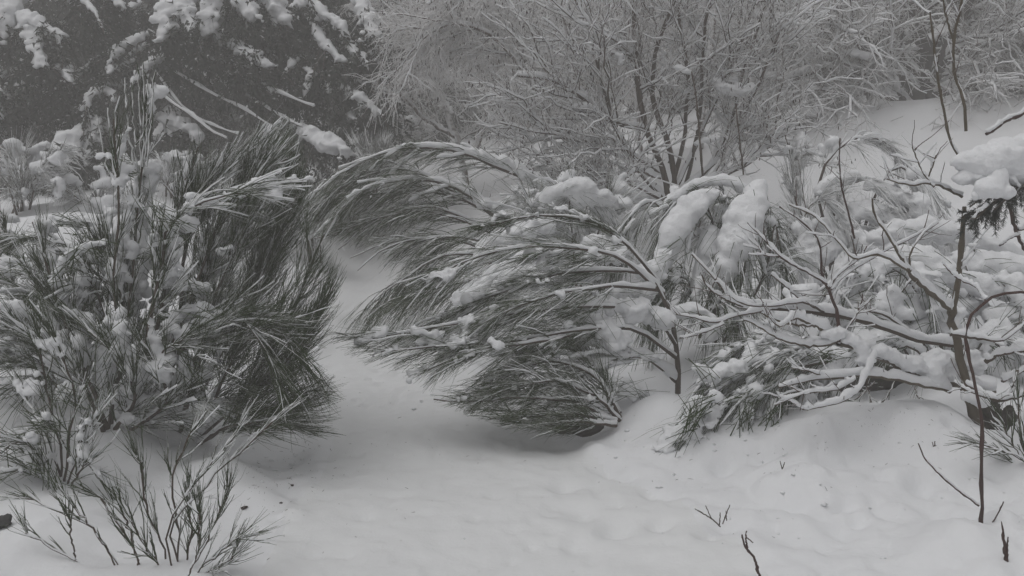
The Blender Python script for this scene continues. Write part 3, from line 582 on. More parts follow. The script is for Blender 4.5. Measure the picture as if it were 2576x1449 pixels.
R2 = broom('broom_bush', 'pale frosted broom bush arching in hoops in front of the snowy slope', [
  ([(2100,760,6.6),(2080,600,6.6),(2060,480,6.6),(2090,390,6.6),(2170,345,6.6),(2250,370,6.6),(2300,460,6.5)], dict(nb=26, t0=.5, rs=.016)),
  ([(2100,760,6.6),(2050,620,6.6),(2000,500,6.6),(1990,400,6.6),(1975,340,6.6)], dict(droop=-.05, droop_t=0)),([(2110,760,6.5),(2090,600,6.5),(2120,480,6.5),(2200,450,6.4),(2290,520,6.3),(2350,600,6.2)], {}),
  ([(2120,760,6.5),(2150,620,6.4),(2220,560,6.3),(2300,600,6.2)], {}),([(2080,760,6.5),(2040,650,6.4),(2020,560,6.4),(2060,500,6.4),(2130,560,6.3)], {}),
  ([(2100,760,6.5),(2010,600,6.4),(1960,560,6.4),(1940,640,6.3)], {}),([(2120,740,6.5),(2200,500,6.5),(2260,420,6.5),(2340,480,6.4),(2400,600,6.2)], dict(rs=.014,nb=20)),
 ], 26, prune=pR2, nb=34, nt=14, lb=.28, lt=.22, ab=.45, droop=.5, droop_t=.35, snow=.75, pads=90, pad_r=.035, ridge=.014, mt=(FROST, FROST, None), vox=.017, clumps=[
  [(2130,362,6.55,9),(2200,346,6.5,11),(2260,362,6.5,9)],[(2180,470,6.35,20),(2240,480,6.3,26),(2300,520,6.2,26),(2340,570,6.15,16)],[(2060,480,6.4,16),(2110,450,6.4,18),(2150,440,6.4,14)],[(2160,600,6.1,34),(2230,640,6.0,40),(2200,690,5.9,30)],[(2020,560,6.2,20),(2030,640,6.1,26),(2050,710,6.0,20)],[(2160,530,6.3,30),(2220,540,6.3,34),(2290,590,6.2,26),(2350,620,6.2,18)],[(2060,560,6.3,22),(2100,600,6.3,34),(2060,650,6.2,26)],[(2000,650,6.2,20),(2010,720,6.1,12)],[(2130,660,6.1,26),(2080,720,6.0,26)]])
R3 = broom('broom_bush', 'heavily snow-buried broom bush between the sapling trunk and the slope', [
  ([(2380,960,5.0),(2300,820,5.0),(2220,720,5.0),(2120,700,4.95),(2020,760,4.9)], {}),([(2400,960,5.0),(2330,780,5.1),(2260,680,5.1),(2180,690,5.05),(2120,800,5.0)], {}),
  ([(2400,960,5.0),(2400,800,5.1),(2480,700,5.1),(2580,760,5.0)], {}),([(2380,960,4.9),(2300,880,4.8),(2200,850,4.75),(2110,900,4.7)], dict(snow=.3)),([(2420,960,4.9),(2480,850,4.8),(2560,840,4.8),(2620,900,4.8)], dict(snow=.3)),
  ([(2300,930,5.0),(2250,800,4.9),(2300,700,4.9),(2360,760,4.85)], dict(snow=.3)),([(2400,960,5.0),(2450,760,5.2),(2430,650,5.3),(2500,560,5.4)], dict(nb=8, nt=5)),
 ], 27, prune=pR3, thru=8, nb=18, nt=10, lb=.26, lt=.2, ab=.5, droop=.9, droop_t=.3, snow=.5, pads=230, pad_r=.05, ridge=.018, mt=(GREEN, GREEN_S, None), vox=.017, clumps=[
  [(2200,600,5.6,28),(2250,590,5.6,40),(2320,580,5.6,44),(2400,590,5.6,40),(2480,610,5.6,36),(2560,640,5.6,34)],[(2420,660,5.3,40),(2500,670,5.3,48),(2580,680,5.3,44)],[(2180,760,4.95,30),(2250,730,4.95,34),(2300,790,4.9,34)],[(2400,780,4.95,34),(2330,820,4.9,34),(2270,850,4.85,26)],[(2240,650,5.2,36),(2310,650,5.1,44),(2370,680,5.0,40),(2330,730,5.0,34)],[(2400,700,5.1,34),(2470,720,5.1,44),(2550,730,5.1,40)],
  [(2140,700,5.0,26),(2180,680,5.0,30),(2120,740,4.95,26),(2080,780,4.9,20)],[(2260,760,4.9,24),(2230,820,4.85,20),(2200,880,4.8,16)],[(2150,780,4.85,24),(2200,800,4.85,24)],[(2450,880,5.0,34),(2400,900,4.95,36)],[(2500,800,5.0,40),(2570,790,5.0,40)],[(2540,930,5.1,40),(2480,950,5.0,30)],[(2570,860,5.2,40),(2600,930,5,40)]])
R4 = broom('broom_bush', 'flattened broom bush with clotted snow and dark twig tips fanned to the lower left', [
  ([(2080,900,4.7),(1980,880,4.6),(1880,920,4.5),(1780,1010,4.35),(1690,1120,4.2)], dict(nb=40)),([(2080,910,4.65),(1960,930,4.5),(1850,1000,4.35),(1760,1070,4.25)], dict(nb=34)),
  ([(2090,900,4.6),(2000,880,4.5),(1920,940,4.45),(1880,1040,4.4)], {}),([(2100,900,4.7),(2020,900,4.6),(1960,980,4.5),(1910,1060,4.45)], {}),([(2100,900,4.7),(2070,920,4.65),(2040,980,4.6),(2020,1040,4.55)], dict(snow=.1)),
  ([(2060,900,4.8),(1960,850,4.8),(1880,870,4.75),(1800,930,4.6)], {}),([(2080,900,4.8),(2040,860,4.8),(1960,900,4.7),(1930,1000,4.6)], dict(snow=.1)),
 ], 28, nb=30, nt=15, lb=.25, lt=.18, ab=.4, droop=.3, droop_t=.15, snow=.5, pads=210, pad_r=.030, ridge=.014, bias=(-.4,0,-.5), t0=.1, clumps=[
  [(1970,865,4.55,18),(1900,900,4.5,26),(1840,935,4.4,30),(1785,950,4.35,28),(1755,925,4.35,20)],[(1790,1000,4.2,18),(1750,1040,4.15,16),(1720,1080,4.12,9)],[(1960,1010,4.3,16),(1930,1060,4.28,14)],[(1980,950,4.4,20),(1930,980,4.35,20),(1880,1000,4.3,18),(1830,1010,4.3,14)],[(1760,1010,4.25,20),(1740,1050,4.2,18)],[(1880,1030,4.25,18),(1860,1070,4.25,20)],[(2040,900,4.5,18),(2090,890,4.5,20)],[(1800,1040,4.25,16)]])
# small bits and far frosted bushes
for i, (x, y, d, w, h, lab) in enumerate([(60,480,8.6,230,190,'hazy rime-covered broom bush at the left edge below the spruce'),(240,520,8.6,200,130,'snow-laden hazy low bush left of the tall upright broom'),
    (430,450,9.8,220,120,'hazy frosted bush seen through the top of the large snowy broom'),(940,440,10.2,80,130,'pale upright frosted broom tuft in front of the spruce, at the far bend'),(790,575,9.4,170,200,'frosted grassy bush on the far left verge of the path'),
    (880,520,11.2,190,150,'low rime-white bush straddling the verge where the path vanishes'),(2005,400,8.2,70,80,'small frosted tuft on the slope left of the hooped broom'),(1500,700,8.5,300,120,'snowy undergrowth bush behind the knobbly snow cap'),(2120,300,13.0,150,60,'mounded snow-covered bush on the ridge of the slope'),(1740,560,9.2,260,110,'snowy undergrowth bush at the foot of the multi-stemmed alder')]):
    rr = np.random.default_rng(50+i); st = []
    b = onground(at(x, y+h*.4, d)); 
    for k in range(9):
        tx = x+rr.uniform(-.5, .5)*w; ty = y-h*.5*rr.uniform(.5, 1.1); m = at((x+tx)/2, y, d)
        st.append([(x+rr.normal(0, w*.06), y+h*.5, d+rr.normal(0, .1)), ((x*1.2+tx*.8)/2, (y+ty)/2+h*.1, d+rr.normal(0, .2)), (tx, ty, d+rr.normal(0, .3))])
    up = i in (3,)
    broom('frosted_bush', lab, st, 60+i, nb=18, nt=10, lb=min(.4, h*d/F*.45), lt=min(.25, h*d/F*.3), ab=.5 if not up else .25, droop=.35 if not up else -.1, droop_t=.2 if not up else -.05, snow=.8, mt=(FROST, FROST, None), rt=.0032, ridge=.014, pads=0 if up else 40, pad_r=.06, vox=.025, cat='bush')
print('brooms', time.time()-T0, TRIS)
# ------------------------------------------------------------------ bare trees
def bare_tree(name, label, stems, seed, cat='tree', levels=((10,.9,.8,.2,.1,.14),(9,.4,.7,.05,.1,.2)), r_b=(.012,.006,.003), mats=(None, None), th=(.03,.02,.012,.006), ridge_frac=(1,1,.7), bias=None, catkins=0, t0=.2, clumps=(), K=(9,6,5), S2=3, vox=.012, group=None, droops=None, scatter=0):
    rng = np.random.default_rng(seed); mb, mt_ = mats[0] or BARK, mats[1] or BARKF
    P0 = []; R0 = []
    for tr in stems:
        Q = np.array([np.r_[at(*p[:3]), pxm(p[3], p[2])] for p in tr]); A = resample(Q, 16); A[:, :3] += rng.normal(0, .35, (16, 3))*A[:, 3:4]; P0.append(A[:, :3]); R0.append(np.maximum(A[:, 3], .002))
    T = thing(name, label, cat, onground(P0[0][0]), group)
    for P, R in zip(P0, R0):
        g = Geo().add(tubes(P[None], R[None], 8), 0).add(snow_ridge(P[None], R[None], th[0], 7, rng, .18), 1)
        link('limb', g.mesh('limb', [mb, SNOW]), T)
    par = [np.array(P0)]; cur = np.array(P0)
    br = Geo(); sn = Geo(); tips = None
    for li, (n, L, ang, droop, wig, angs) in enumerate(levels):
        C, t = grow(cur, n, t0 if li == 0 else .12, 1, ang, angs, L, .35, K[min(li, len(K)-1)], droop, wig, rng, .35, bias=bias)
        x_, y_ = project(C[:, -1]); C = C[(x_ > -260) & (x_ < 2840) & (y_ > (-420 if li == 0 else -140))]
        k = C.shape[1]; a, b = r_b[li], (r_b[li+1] if li+1 < len(r_b) else r_b[li]*.5)
        R = taper(len(C), k, a, b*.8, rng)
        br.add(tubes(C, R, 4 if li == 0 else S2), 0 if li == 0 else 1)
        m = rng.random(len(C)) < ridge_frac[min(li, len(ridge_frac)-1)]
        if m.any(): sn.add(snow_ridge(C[m], R[m], th[li+1], 5 if li == 0 else 3, rng, .3))
        cur = C; tips = C
    link('branches', br.mesh('branches', [mb, mt_]), T, 'stuff')
    if sn.n: link('snow_on_branches', sn.mesh('snow_on_branches', [SNOW]), T, 'stuff')
    if catkins:
        i = rng.integers(0, len(tips), catkins); q = tips[i, -1]; l = rng.uniform(.02, .04, catkins)
        Pk = np.stack([q, q-np.c_[rng.normal(0, .003, catkins), rng.normal(0, .003, catkins), l*.5], q-np.c_[rng.normal(0, .006, catkins), rng.normal(0, .006, catkins), l]], 1)
        link('catkins', mesh_of('catkins', *tubes(Pk, np.tile([[.003, .0055, .002]], (catkins, 1)), 3), [CATKIN]), T, 'stuff')
    for i, c in enumerate(clumps):
        link('snow_clump', blob_mesh('snow_clump', chain(c, rng=rng), vox, [SNOW], .4, seed=seed+i, relief=.010), T)
    return T
# birches in rime
bl = ((18,1.2,.9,.15,.22,.25),(12,.55,.85,.12,.34,.35),(11,.25,.85,.2,.34,.4))
kw = dict(levels=bl, mats=(BARKF, BIRCHF), r_b=(.009,.0045,.0026,.0018), th=(.012,.009,.005,.004), ridge_frac=(.8,.3,.0), catkins=900, K=(9,5,3), cat='birch')
bare_tree('birch_tree', 'rime-white birch with its thin pinkish trunk leaning left, nearest the spruces', [[(1400,560,9.8,9),(1375,380,9.8,8),(1330,220,9.8,7),(1290,60,9.8,7),(1265,-150,9.8,6),(1240,-420,9.8,4)]], 71, **kw)
bare_tree('birch_tree', 'rime-white birch with the straight pinkish trunk in the middle of the thicket', [[(1500,560,10.5,9),(1505,380,10.5,8),(1490,200,10.5,8),(1480,0,10.5,7),(1470,-300,10.5,5)],[(1500,300,10.5,5),(1540,120,10.5,5),(1570,-100,10.5,4)]], 72, **kw)
bare_tree('birch_tree', 'slender birch whose long frosted branches weep toward the left spruce', [[(1480,520,9.2,6),(1420,350,9.2,6),(1330,200,9.1,5),(1240,90,9.0,5),(1130,60,8.9,4),(1060,100,8.9,2.5)],[(1420,350,9.2,5),(1440,150,9.2,5),(1380,0,9.1,4),(1230,-60,9.0,3),(1120,0,9,2)]], 73, **dict(kw, levels=((26,.75,.8,.3,.2,.3),(12,.38,.7,.2,.26,.25),(7,.2,.7,.2,.3,.3))))
bare_tree('birch_tree', 'hazier birch filling the gap behind the alder stems', [[(1760,480,12,8),(1765,300,12,7),(1790,100,12,7),(1800,-200,12,5)],[(1620,480,11.5,7),(1600,250,11.5,6),(1640,0,11.5,5),(1650,-200,11.5,4)]], 74, **kw)
bare_tree('birch_tree', 'faint low birch thicket between the spruce and the rimed birches', [[(1180,520,12.5,8),(1150,350,12.5,8),(1090,200,12.5,7),(1040,60,12.5,6),(1000,-100,12.5,4)],[(1190,400,12.6,7),(1240,200,12.6,6),(1220,0,12.6,5)],[(1150,350,12.5,5),(1060,290,12.3,5),(980,200,12.2,3)]], 75, **dict(kw, catkins=0))
# alder / hazel: many stems from one foot
bare_tree('alder_tree', 'grey multi-stemmed alder with upswept snowy limbs at picture centre right', [
  [(1680,500,8.3,8.6),(1670,440,8.3,7.9),(1625,330,8.3,7.3),(1612,250,8.3,6.6),(1600,150,8.3,5.9),(1595,20,8.3,4.6),(1600,-160,8.3,2.6)],
  [(1690,500,8.3,7.9),(1700,420,8.3,7.3),(1660,320,8.35,6.6),(1640,220,8.4,5.9),(1660,100,8.4,4.6),(1720,-60,8.4,2.6)],
  [(1625,330,8.3,5.3),(1560,310,8.2,5.9),(1470,250,8.1,5.3),(1380,200,8,4.6),(1300,190,8,2.6)],[(1612,250,8.3,4.6),(1590,140,8.3,4.6),(1530,90,8.2,3.3),(1470,40,8.2,2.6),(1420,-60,8.2,2.5)],
  [(1660,440,8.3,5.3),(1560,370,8.1,4.0),(1450,350,8.0,4.0),(1370,340,8,2.6)],[(1660,450,8.3,4.0),(1600,430,8.0,4.0),(1550,470,7.9,3.3),(1490,480,7.9,2.5)],
  [(1690,480,8.3,5.9),(1720,350,8.4,5.3),(1730,200,8.4,4.6),(1710,50,8.4,3.3),(1700,-100,8.4,2.5)],[(1700,480,8.3,5.9),(1745,380,8.5,5.3),(1800,250,8.6,4.0),(1860,120,8.6,3.3),(1900,0,8.6,2.5)],
  [(1700,490,8.3,5.9),(1780,430,8.3,4.6),(1850,330,8.4,4.0),(1920,180,8.4,3.3),(1960,80,8.4,2.5)],[(1700,495,8.3,5.3),(1800,450,8.2,4.6),(1900,400,8.2,3.3),(1990,300,8.2,2.5)], [(1720,500,8.4,5),(1760,300,8.5,4.5),(1770,120,8.5,4),(1790,-60,8.5,3)],[(1740,500,8.3,5),(1830,330,8.4,4),(1880,150,8.4,3.5),(1930,0,8.4,3)],[(1670,500,8.3,5),(1600,420,8.2,5),(1540,300,8.1,4),(1500,150,8.1,3)],[(1660,500,8.2,4),(1560,450,8.0,4),(1440,420,7.9,3),(1360,430,7.8,2.5)],
 ], 81, cat='alder', levels=((13,.8,.65,.0,.2,.25),(8,.38,.7,.0,.26,.3),(4,.17,.7,0,.26,.3)), r_b=(.008,.004,.0026,.002), th=(.03,.014,.008,.004), ridge_frac=(1,.85,.4), catkins=1200, K=(8,5,3), bias=(0,0,.5), clumps=[
  [(1795,205,8.3,10),(1820,222,8.25,15),(1860,230,8.2,17),(1890,215,8.2,11)],[(1835,195,8.3,9),(1850,205,8.3,8)],[(1445,270,8,10),(1480,265,8,10)],[(1700,170,8.2,10),(1730,180,8.2,12)],[(1560,140,8.2,10),(1560,160,8.2,8)],[(1750,360,8.2,12),(1800,350,8.2,10)]])
# big snow-laden tree upper right
bare_tree('maple_tree', 'wide-crowned dark tree at upper right with snow along every limb', [
  [(2320,330,13,22),(2315,200,13,20),(2320,100,13,18),(2300,0,13,15),(2280,-200,13,9),(2270,-400,13,5)],[(2330,320,13,14),(2350,200,12.8,13),(2400,90,12.6,11),(2450,-20,12.5,8),(2500,-200,12.5,5)],
  [(2310,240,13,13),(2230,150,12.7,11),(2130,60,12.4,9),(2020,40,12.2,6),(1900,50,12,4)],[(2310,200,13,12),(2240,90,13,10),(2190,-30,13,8),(2150,-200,13,5)],[(2300,290,13,10),(2200,200,12.5,9),(2090,170,12.2,7),(1980,200,12,5),(1900,190,12,3)],
  [(2310,280,13,9),(2220,240,12.6,8),(2120,240,12.4,6),(2020,260,12.3,4)],[(2330,260,13,11),(2420,190,12.5,10),(2500,180,12.3,9),(2620,170,12.2,7)],[(2340,240,13,9),(2430,220,12.2,9),(2520,215,12,7),(2640,230,12,5)],[(2350,180,12.8,9),(2440,110,12.4,8),(2550,80,12.2,6),(2650,100,12,4)],
 ], 82, cat='tree', levels=((20,1.4,.8,.1,.24,.28),(11,.65,.8,.08,.28,.35),(9,.26,.8,.1,.3,.35)), r_b=(.018,.009,.005,.003), th=(.06,.028,.014,.008), ridge_frac=(1,.9,.35), mats=(bark_mat('dark_bark', (.03,.025,.02), (.06,.05,.042), th=1.0), BARKF), K=(8,5,3), vox=.03, clumps=[
  [(1990,290,11.8,16),(2050,280,11.8,20)],[(2120,130,12,10),(2180,140,12,12)],[(2240,180,12.3,12),(2260,220,12.3,12)],[(2480,190,12,10),(2560,180,12,12)],[(2380,280,12.5,14),(2360,300,12.5,12)]])
bare_tree('maple_tree', 'hazier bare tree standing behind between alder and dark-limbed tree', [[(2020,300,16,14),(2000,150,16,12),(1980,0,16,10),(1960,-200,16,6)],[(2010,220,16,9),(1900,100,15.6,8),(1820,0,15.4,5)],[(2005,180,16,9),(2100,60,15.8,8),(2160,-60,15.6,5)]], 83, levels=((18,1.6,.8,.1,.15,.28),(9,.8,.75,.1,.18,.3),(5,.4,.7,.1,.2,.3)), r_b=(.02,.010,.006,.004), th=(.05,.03,.016,.010), ridge_frac=(1,.8,.3), K=(7,4,3), vox=.03)

# ------------------------------------------------------------------ spruces
def bough_proto(seed, L=2.6, width=1.0):
    """One hanging bough along +X from the origin: wood, needles, snow."""
    rng = np.random.default_rng(seed); K = 12; s = np.linspace(0, 1, K)
    A = np.c_[L*s, rng.normal(0, .03, K).cumsum()*.5, .10*s*L-.52*L*s**1.7+.16*L*s**4]
    sub, t = grow(A[None], 40, .12, 1, 1.0, .15, .95*width, .25, 7, .35, .05, rng, .55, bias=(0, 0, -.1))
    sub[:, :, 2] -= 0
    # flatten sideways
    b = sub[:, :1]; d = sub-b; d[:, :, 2] = d[:, :, 2]*.25-np.linalg.norm(d[:, :, :2], axis=2)**1.35*.42; sub = b+d
    hang, t2 = grow(sub, 12, .1, 1, .7, .25, .32, .3, 5, 1.1, .05, rng, .3, bias=(0, 0, -.8))
    g = Geo().add(tubes(A[None], taper(1, K, .03, .008), 6), 0).add(tubes(sub, taper(len(sub), 7, .009, .004), 4), 0)
    # needles: flat little blades all round the twigs
    tw = np.concatenate([hang, sub[:, 1:6]]); M = len(tw); nn = 9
    C, _ = grow(tw, nn, .0, 1, .75, .2, .085, .25, 2, .15, 0, rng, 0)
    a = C[:, 0]; c = C[:, 1]; side = np.cross(c-a, rng.normal(size=a.shape)); side /= np.linalg.norm(side, axis=1, keepdims=True)+1e-9
    w = .015; V = np.stack([a-side*w, a+side*w, c], 1).reshape(-1, 3); V = np.concatenate([V]); n = len(a)
    Qt = np.c_[np.arange(n)*3, np.arange(n)*3+1, np.arange(n)*3+2]
    nm = mesh_of('needles', V, Qt, [NEEDLE], smooth=False)
    wood = g.mesh('bough', [BARK])
    # snow load
    sp = []; m = 26
    for k in range(m):
        x = (.35+.65*k/m)*(K-1); i = min(int(x), K-2); p = A[i]*(1-x+i)+A[i+1]*(x-i); r = .125*width*(1-.45*k/m)*rng.uniform(.55, 1.3)*(1 if vnoise(np.array([[k*.35, seed, 0]]), 1)[0] > -.45 else .3)
        sp.append([*(p+[0, 0, .03+r*.3]), r*1.2, r*1.3, r*.75])
    for k in range(len(sub)):
        if rng.random() < .6:
            n1 = rng.integers(3, 9); t0_ = rng.uniform(0, .3)
            for j in range(n1):
                x = min(t0_+j*.1, .99)*6; i = min(int(x), 5); p = sub[k, i]*(1-x+i)+sub[k, i+1]*(x-i); r = .062*rng.uniform(.5, 1.3)*(1-.07*j)
                sp.append([*(p+[0, 0, r*.4]), r, r, r*.7])
    for k in rng.choice(len(hang), int(len(hang)*.12), replace=False):
        for j in range(3): 
            p = hang[k, j]; r = .022*rng.uniform(.6, 1.3); sp.append([p[0], p[1], p[2]+r*.3, r, r, r])
    snow_ = blob_mesh('snow_load', sp, .024, [SNOW], .5, seed=seed, relief=.02, smooth_it=3)
    return wood, nm, snow_
PRO = [bough_proto(200+i, L) for i, L in enumerate([2.7, 2.3, 2.9, 2.0])]
print('protos', time.time()-T0)
def spruce(label, x, y, H, seed, extra=(), dens=1.0, R=1.0, group='snow-laden spruces'):
    rng = np.random.default_rng(seed); p = onground((x, y, 0), -.1)
    T = thing('spruce_tree', label, 'spruce', p, group)
    s = np.linspace(0, 1, 12); A = np.c_[rng.normal(0, .02, 12), rng.normal(0, .02, 12), H*s]
    me = mesh_of('trunk', *tubes(A[None], taper(1, 12, .17, .02), 10), [BARK]); o = bpy.data.objects.new('trunk', me); COL.objects.link(o); o.parent = T
    spec = []
    z = .75; az = rng.random()*6
    while z < H-.3:
        n = int(rng.integers(4, 6)*dens+.5)
        for k in range(n):
            az += 2*math.pi/n+rng.normal(0, .25); spec.append((z+rng.normal(0, .12), az, R*(1.0-.78*z/H)*rng.uniform(.8, 1.12), rng.normal(0, .08)))
        z += rng.uniform(.55, .8); az += .6
    for e in extra: spec.append(e)
    for (z, a, sc_, tl) in spec:
        w, nm, sn = PRO[rng.integers(len(PRO))]
        b = bpy.data.objects.new('bough', w); COL.objects.link(b); b.parent = T; b.location = (0, 0, z); b.rotation_euler = (rng.normal(0, .06), tl, a); b.scale = (sc_,)*3
        for nmn, m in (('needles', nm), ('snow_load', sn)):
            q = bpy.data.objects.new(nmn, m); COL.objects.link(q); q.parent = b
            q['kind'] = 'stuff'
    return T
def traced_bough(T, tr, seed, sub_n=22, sl=.36, snow=1.0, needles=6, hl=.15):
    rng = np.random.default_rng(seed); Q = np.array([np.r_[at(p[0], p[1], p[2]-.9-max(p[1], 0)/400*.9), pxm(p[3], p[2])*1.15] for p in tr]); A4 = resample(Q, 12); A = A4[:, :3]
    sub, _ = grow(A[None], sub_n, .1, 1, .9, .2, sl, .3, 7, .6, .06, rng, .4)
    hang, _ = grow(sub, 7, .1, 1, .6, .25, .28, .3, 5, .9, .05, rng, .3)
    g = Geo().add(tubes(A[None], taper(1, 12, .022, .008), 6), 0).add(tubes(sub, taper(len(sub), 7, .008, .004), 4), 0)
    b = link('bough', g.mesh('bough', [BARK, SNOW]), T)
    tw = np.concatenate([hang, sub[:, 1:6]]); C, _ = grow(tw, needles, 0, 1, .75, .2, .09, .25, 2, .15, 0, rng, 0)
    a, c = C[:, 0], C[:, 1]; side = np.cross(c-a, rng.normal(size=a.shape)); side /= np.linalg.norm(side, axis=1, keepdims=True)+1e-9
    n = len(a); V = np.stack([a-side*.016, a+side*.016, c], 1).reshape(-1, 3); i = np.arange(n)*3
    o = bpy.data.objects.new('needles', mesh_of('needles', V, np.c_[i, i+1, i+2], [NEEDLE], smooth=False)); COL.objects.link(o); o.parent = b; o['kind'] = 'stuff'
    sp = list(wchain(np.c_[A+[0, -.04, .05], A4[:, 3]*snow], .45, .35, rng, .8))
    for k in rng.permutation(len(sub))[:int(len(sub)*.75)]:
        L0 = rng.integers(3, 7)
        for j in range(L0):
            p = sub[k, j]; r = A4[:, 3].mean()*snow*rng.uniform(.25, .6)*(1-.1*j)
            sp.append([p[0], p[1]-.03, p[2]+r*.5, r, r, r*.8])
    o = bpy.data.objects.new('snow_load', blob_mesh('snow_load', sp, .022, [SNOW], .5, seed=seed, relief=.022, smooth_it=3)); o['kind'] = 'stuff'; COL.objects.link(o); o.parent = b
def wx(px, d): return (px-1288.0)/F*d
SP1 = spruce('large spruce at upper left whose boughs hang heavy with snow over the broom', wx(480, 16.2), 16.2, 8.5, 91, R=1.05)
SP2 = spruce('dark spruce just left of the pale birches, with a shadowed lower trunk', wx(830, 16.4), 16.4, 8.5, 92, R=.95)
SP3 = spruce('foggiest left-hand spruce, cut by the left edge of the picture', wx(50, 16.5), 16.5, 8.5, 93, R=1.1)
for i, (T_, tr, o_) in enumerate([
  (SP1, [(480,-20,12.6,10),(455,20,12.4,24),(430,60,12.3,26),(405,110,12.2,12)], {}), (SP1, [(440,10,12.4,14),(470,40,12.3,18),(490,80,12.2,8)], dict(sl=.3)),
  (SP1, [(600,-40,12.6,20),(560,10,12.4,30),(535,60,12.3,22),(525,95,12.2,8)], {}), (SP1, [(560,0,12.5,14),(610,20,12.3,24),(640,50,12.2,10)], dict(sl=.35)), (SP2, [(640,-30,12.8,16),(680,10,12.6,26),(710,50,12.5,18),(725,75,12.5,6)], {}),
  (SP2, [(560,100,12.6,8),(620,140,12.4,13),(660,170,12.3,14),(680,185,12.3,6)], dict(sl=.35)), (SP2, [(760,-20,12.8,14),(800,30,12.6,10),(850,70,12.5,10),(880,100,12.5,5)], dict(sl=.4)),
  (SP2, [(900,10,12.8,14),(930,60,12.6,20),(945,110,12.5,12)], dict(sl=.4)), (SP2, [(780,50,12.8,8),(810,110,12.6,10),(850,150,12.5,8),(880,170,12.5,4)], dict(sl=.4)),
  (SP2, [(820,225,12.8,10),(870,240,12.6,14),(910,260,12.5,13),(945,290,12.5,6)], {}), (SP2, [(840,240,12.9,9),(910,225,12.8,12),(980,240,12.8,8)], {}), (SP2, [(770,180,12.8,8),(790,200,12.7,8),(775,235,12.7,8),(770,260,12.7,4)], dict(sl=.25)),
  (SP3, [(60,-10,12.6,14),(30,30,12.5,24),(0,70,12.4,30),(-40,120,12.3,20)], {}), (SP3, [(0,60,12.6,20),(60,50,12.5,20),(120,80,12.3,10),(160,100,12.3,6)], {}), (SP3, [(70,60,12.5,10),(90,110,12.3,14),(105,150,12.2,12),(120,180,12.2,6)], dict(sl=.35)),
  (SP3, [(0,200,12.5,16),(-10,240,12.4,20),(20,230,12.3,10)], dict(sl=.4)), (SP3, [(120,230,12.8,5),(60,240,12.6,12),(20,270,12.4,16),(-20,320,12.2,16)], dict(sl=.4)), (SP1, [(120,250,12.9,5),(180,220,12.8,7),(240,160,13,6),(300,130,13.2,4)], dict(sl=.3)),
  (SP1, [(350,130,13.4,5),(300,170,13,10),(250,210,12.7,9),(220,230,12.6,5)], dict(sl=.3)), (SP1, [(370,210,13.2,6),(330,230,12.9,9),(270,225,12.6,11),(230,260,12.4,12),(205,290,12.3,8)], dict(sl=.4)),
  (SP1, [(290,300,12.8,10),(240,325,12.5,22),(190,360,12.3,24),(140,400,12.1,12),(110,425,12.1,5)], dict(sl=.5)), (SP1, [(240,330,12.6,12),(235,370,12.4,16),(215,410,12.3,8)], dict(sl=.35)), (SP1, [(190,370,12.3,10),(175,410,12.2,14),(160,430,12.2,8)], dict(sl=.3)),
  (SP2, [(720,310,13,6),(780,345,12.6,14),(830,370,12.3,22),(870,385,12.1,12)], dict(sl=.4)), (SP1, [(400,300,13,8),(440,320,12.8,14),(490,340,12.6,14),(510,360,12.6,6)], dict(sl=.35)), (SP3, [(0,330,12.6,12),(10,370,12.5,14),(20,400,12.5,6)], dict(sl=.4))]):
    traced_bough(T_, tr, 300+i, **o_)
_r = np.random.default_rng(515)
for i in range(48):      # the many lesser boughs, each carrying its own shelf of snow
    x0 = _r.uniform(-20, 930); y0 = _r.uniform(-10, 400) if x0 < 330 or x0 > 700 else _r.uniform(-10, 210); cx = min((50, 480, 830), key=lambda c: abs(c-x0)); sd = (1 if x0 > cx else -1)*_r.uniform(.5, 1.2)
    Ln = _r.uniform(55, 120); d0 = _r.uniform(12.6, 13.9); r0 = _r.uniform(4, 10); dr = _r.uniform(.35, .9)
    tr = [(x0-sd*Ln*.5, y0-Ln*.15, d0+.35, r0*.5), (x0, y0, d0, r0), (x0+sd*Ln*.45, y0+Ln*dr*.5, d0-.25, r0*.9), (x0+sd*Ln*.7, y0+Ln*dr, d0-.4, r0*.4)]
    traced_bough((SP3, SP1, SP2)[(50, 480, 830).index(cx)], tr, 400+i, sub_n=14, sl=.26, needles=5, hl=.13)
DEAD = bark_mat('dead_wood', (.06, .05, .042), (.10, .085, .07), th=.9)
for T_, tr in [(SP1, [(380,200,13.6),(420,250,13.3),(480,290,13),(530,330,12.9),(560,345,12.9)]), (SP1, [(390,180,13.6),(450,260,13.3),(520,320,13.1),(570,350,13)]), (SP1, [(420,170,13.7),(520,230,13.4),(620,280,13.2),(700,330,13)]), (SP2, [(560,180,13.7),(640,210,13.4),(740,250,13.2),(790,270,13.2)]),
               (SP2, [(500,140,13.6),(600,170,13.4),(700,170,13.3)]), (SP1, [(410,230,13.5),(500,300,13.2),(600,340,13)]), (SP2, [(620,240,13.5),(700,290,13.2),(760,320,13)])]:
    P = resample(ats([(a, b, c-2.3) for a, b, c in tr]), 14)[None]; R = taper(1, 14, .014, .005); link('dead_limb', Geo().add(tubes(P, R, 6), 0).add(snow_ridge(P, R, .024, 6, np.random.default_rng(5)), 1).mesh('dead_limb', [DEAD, SNOW]), T_)
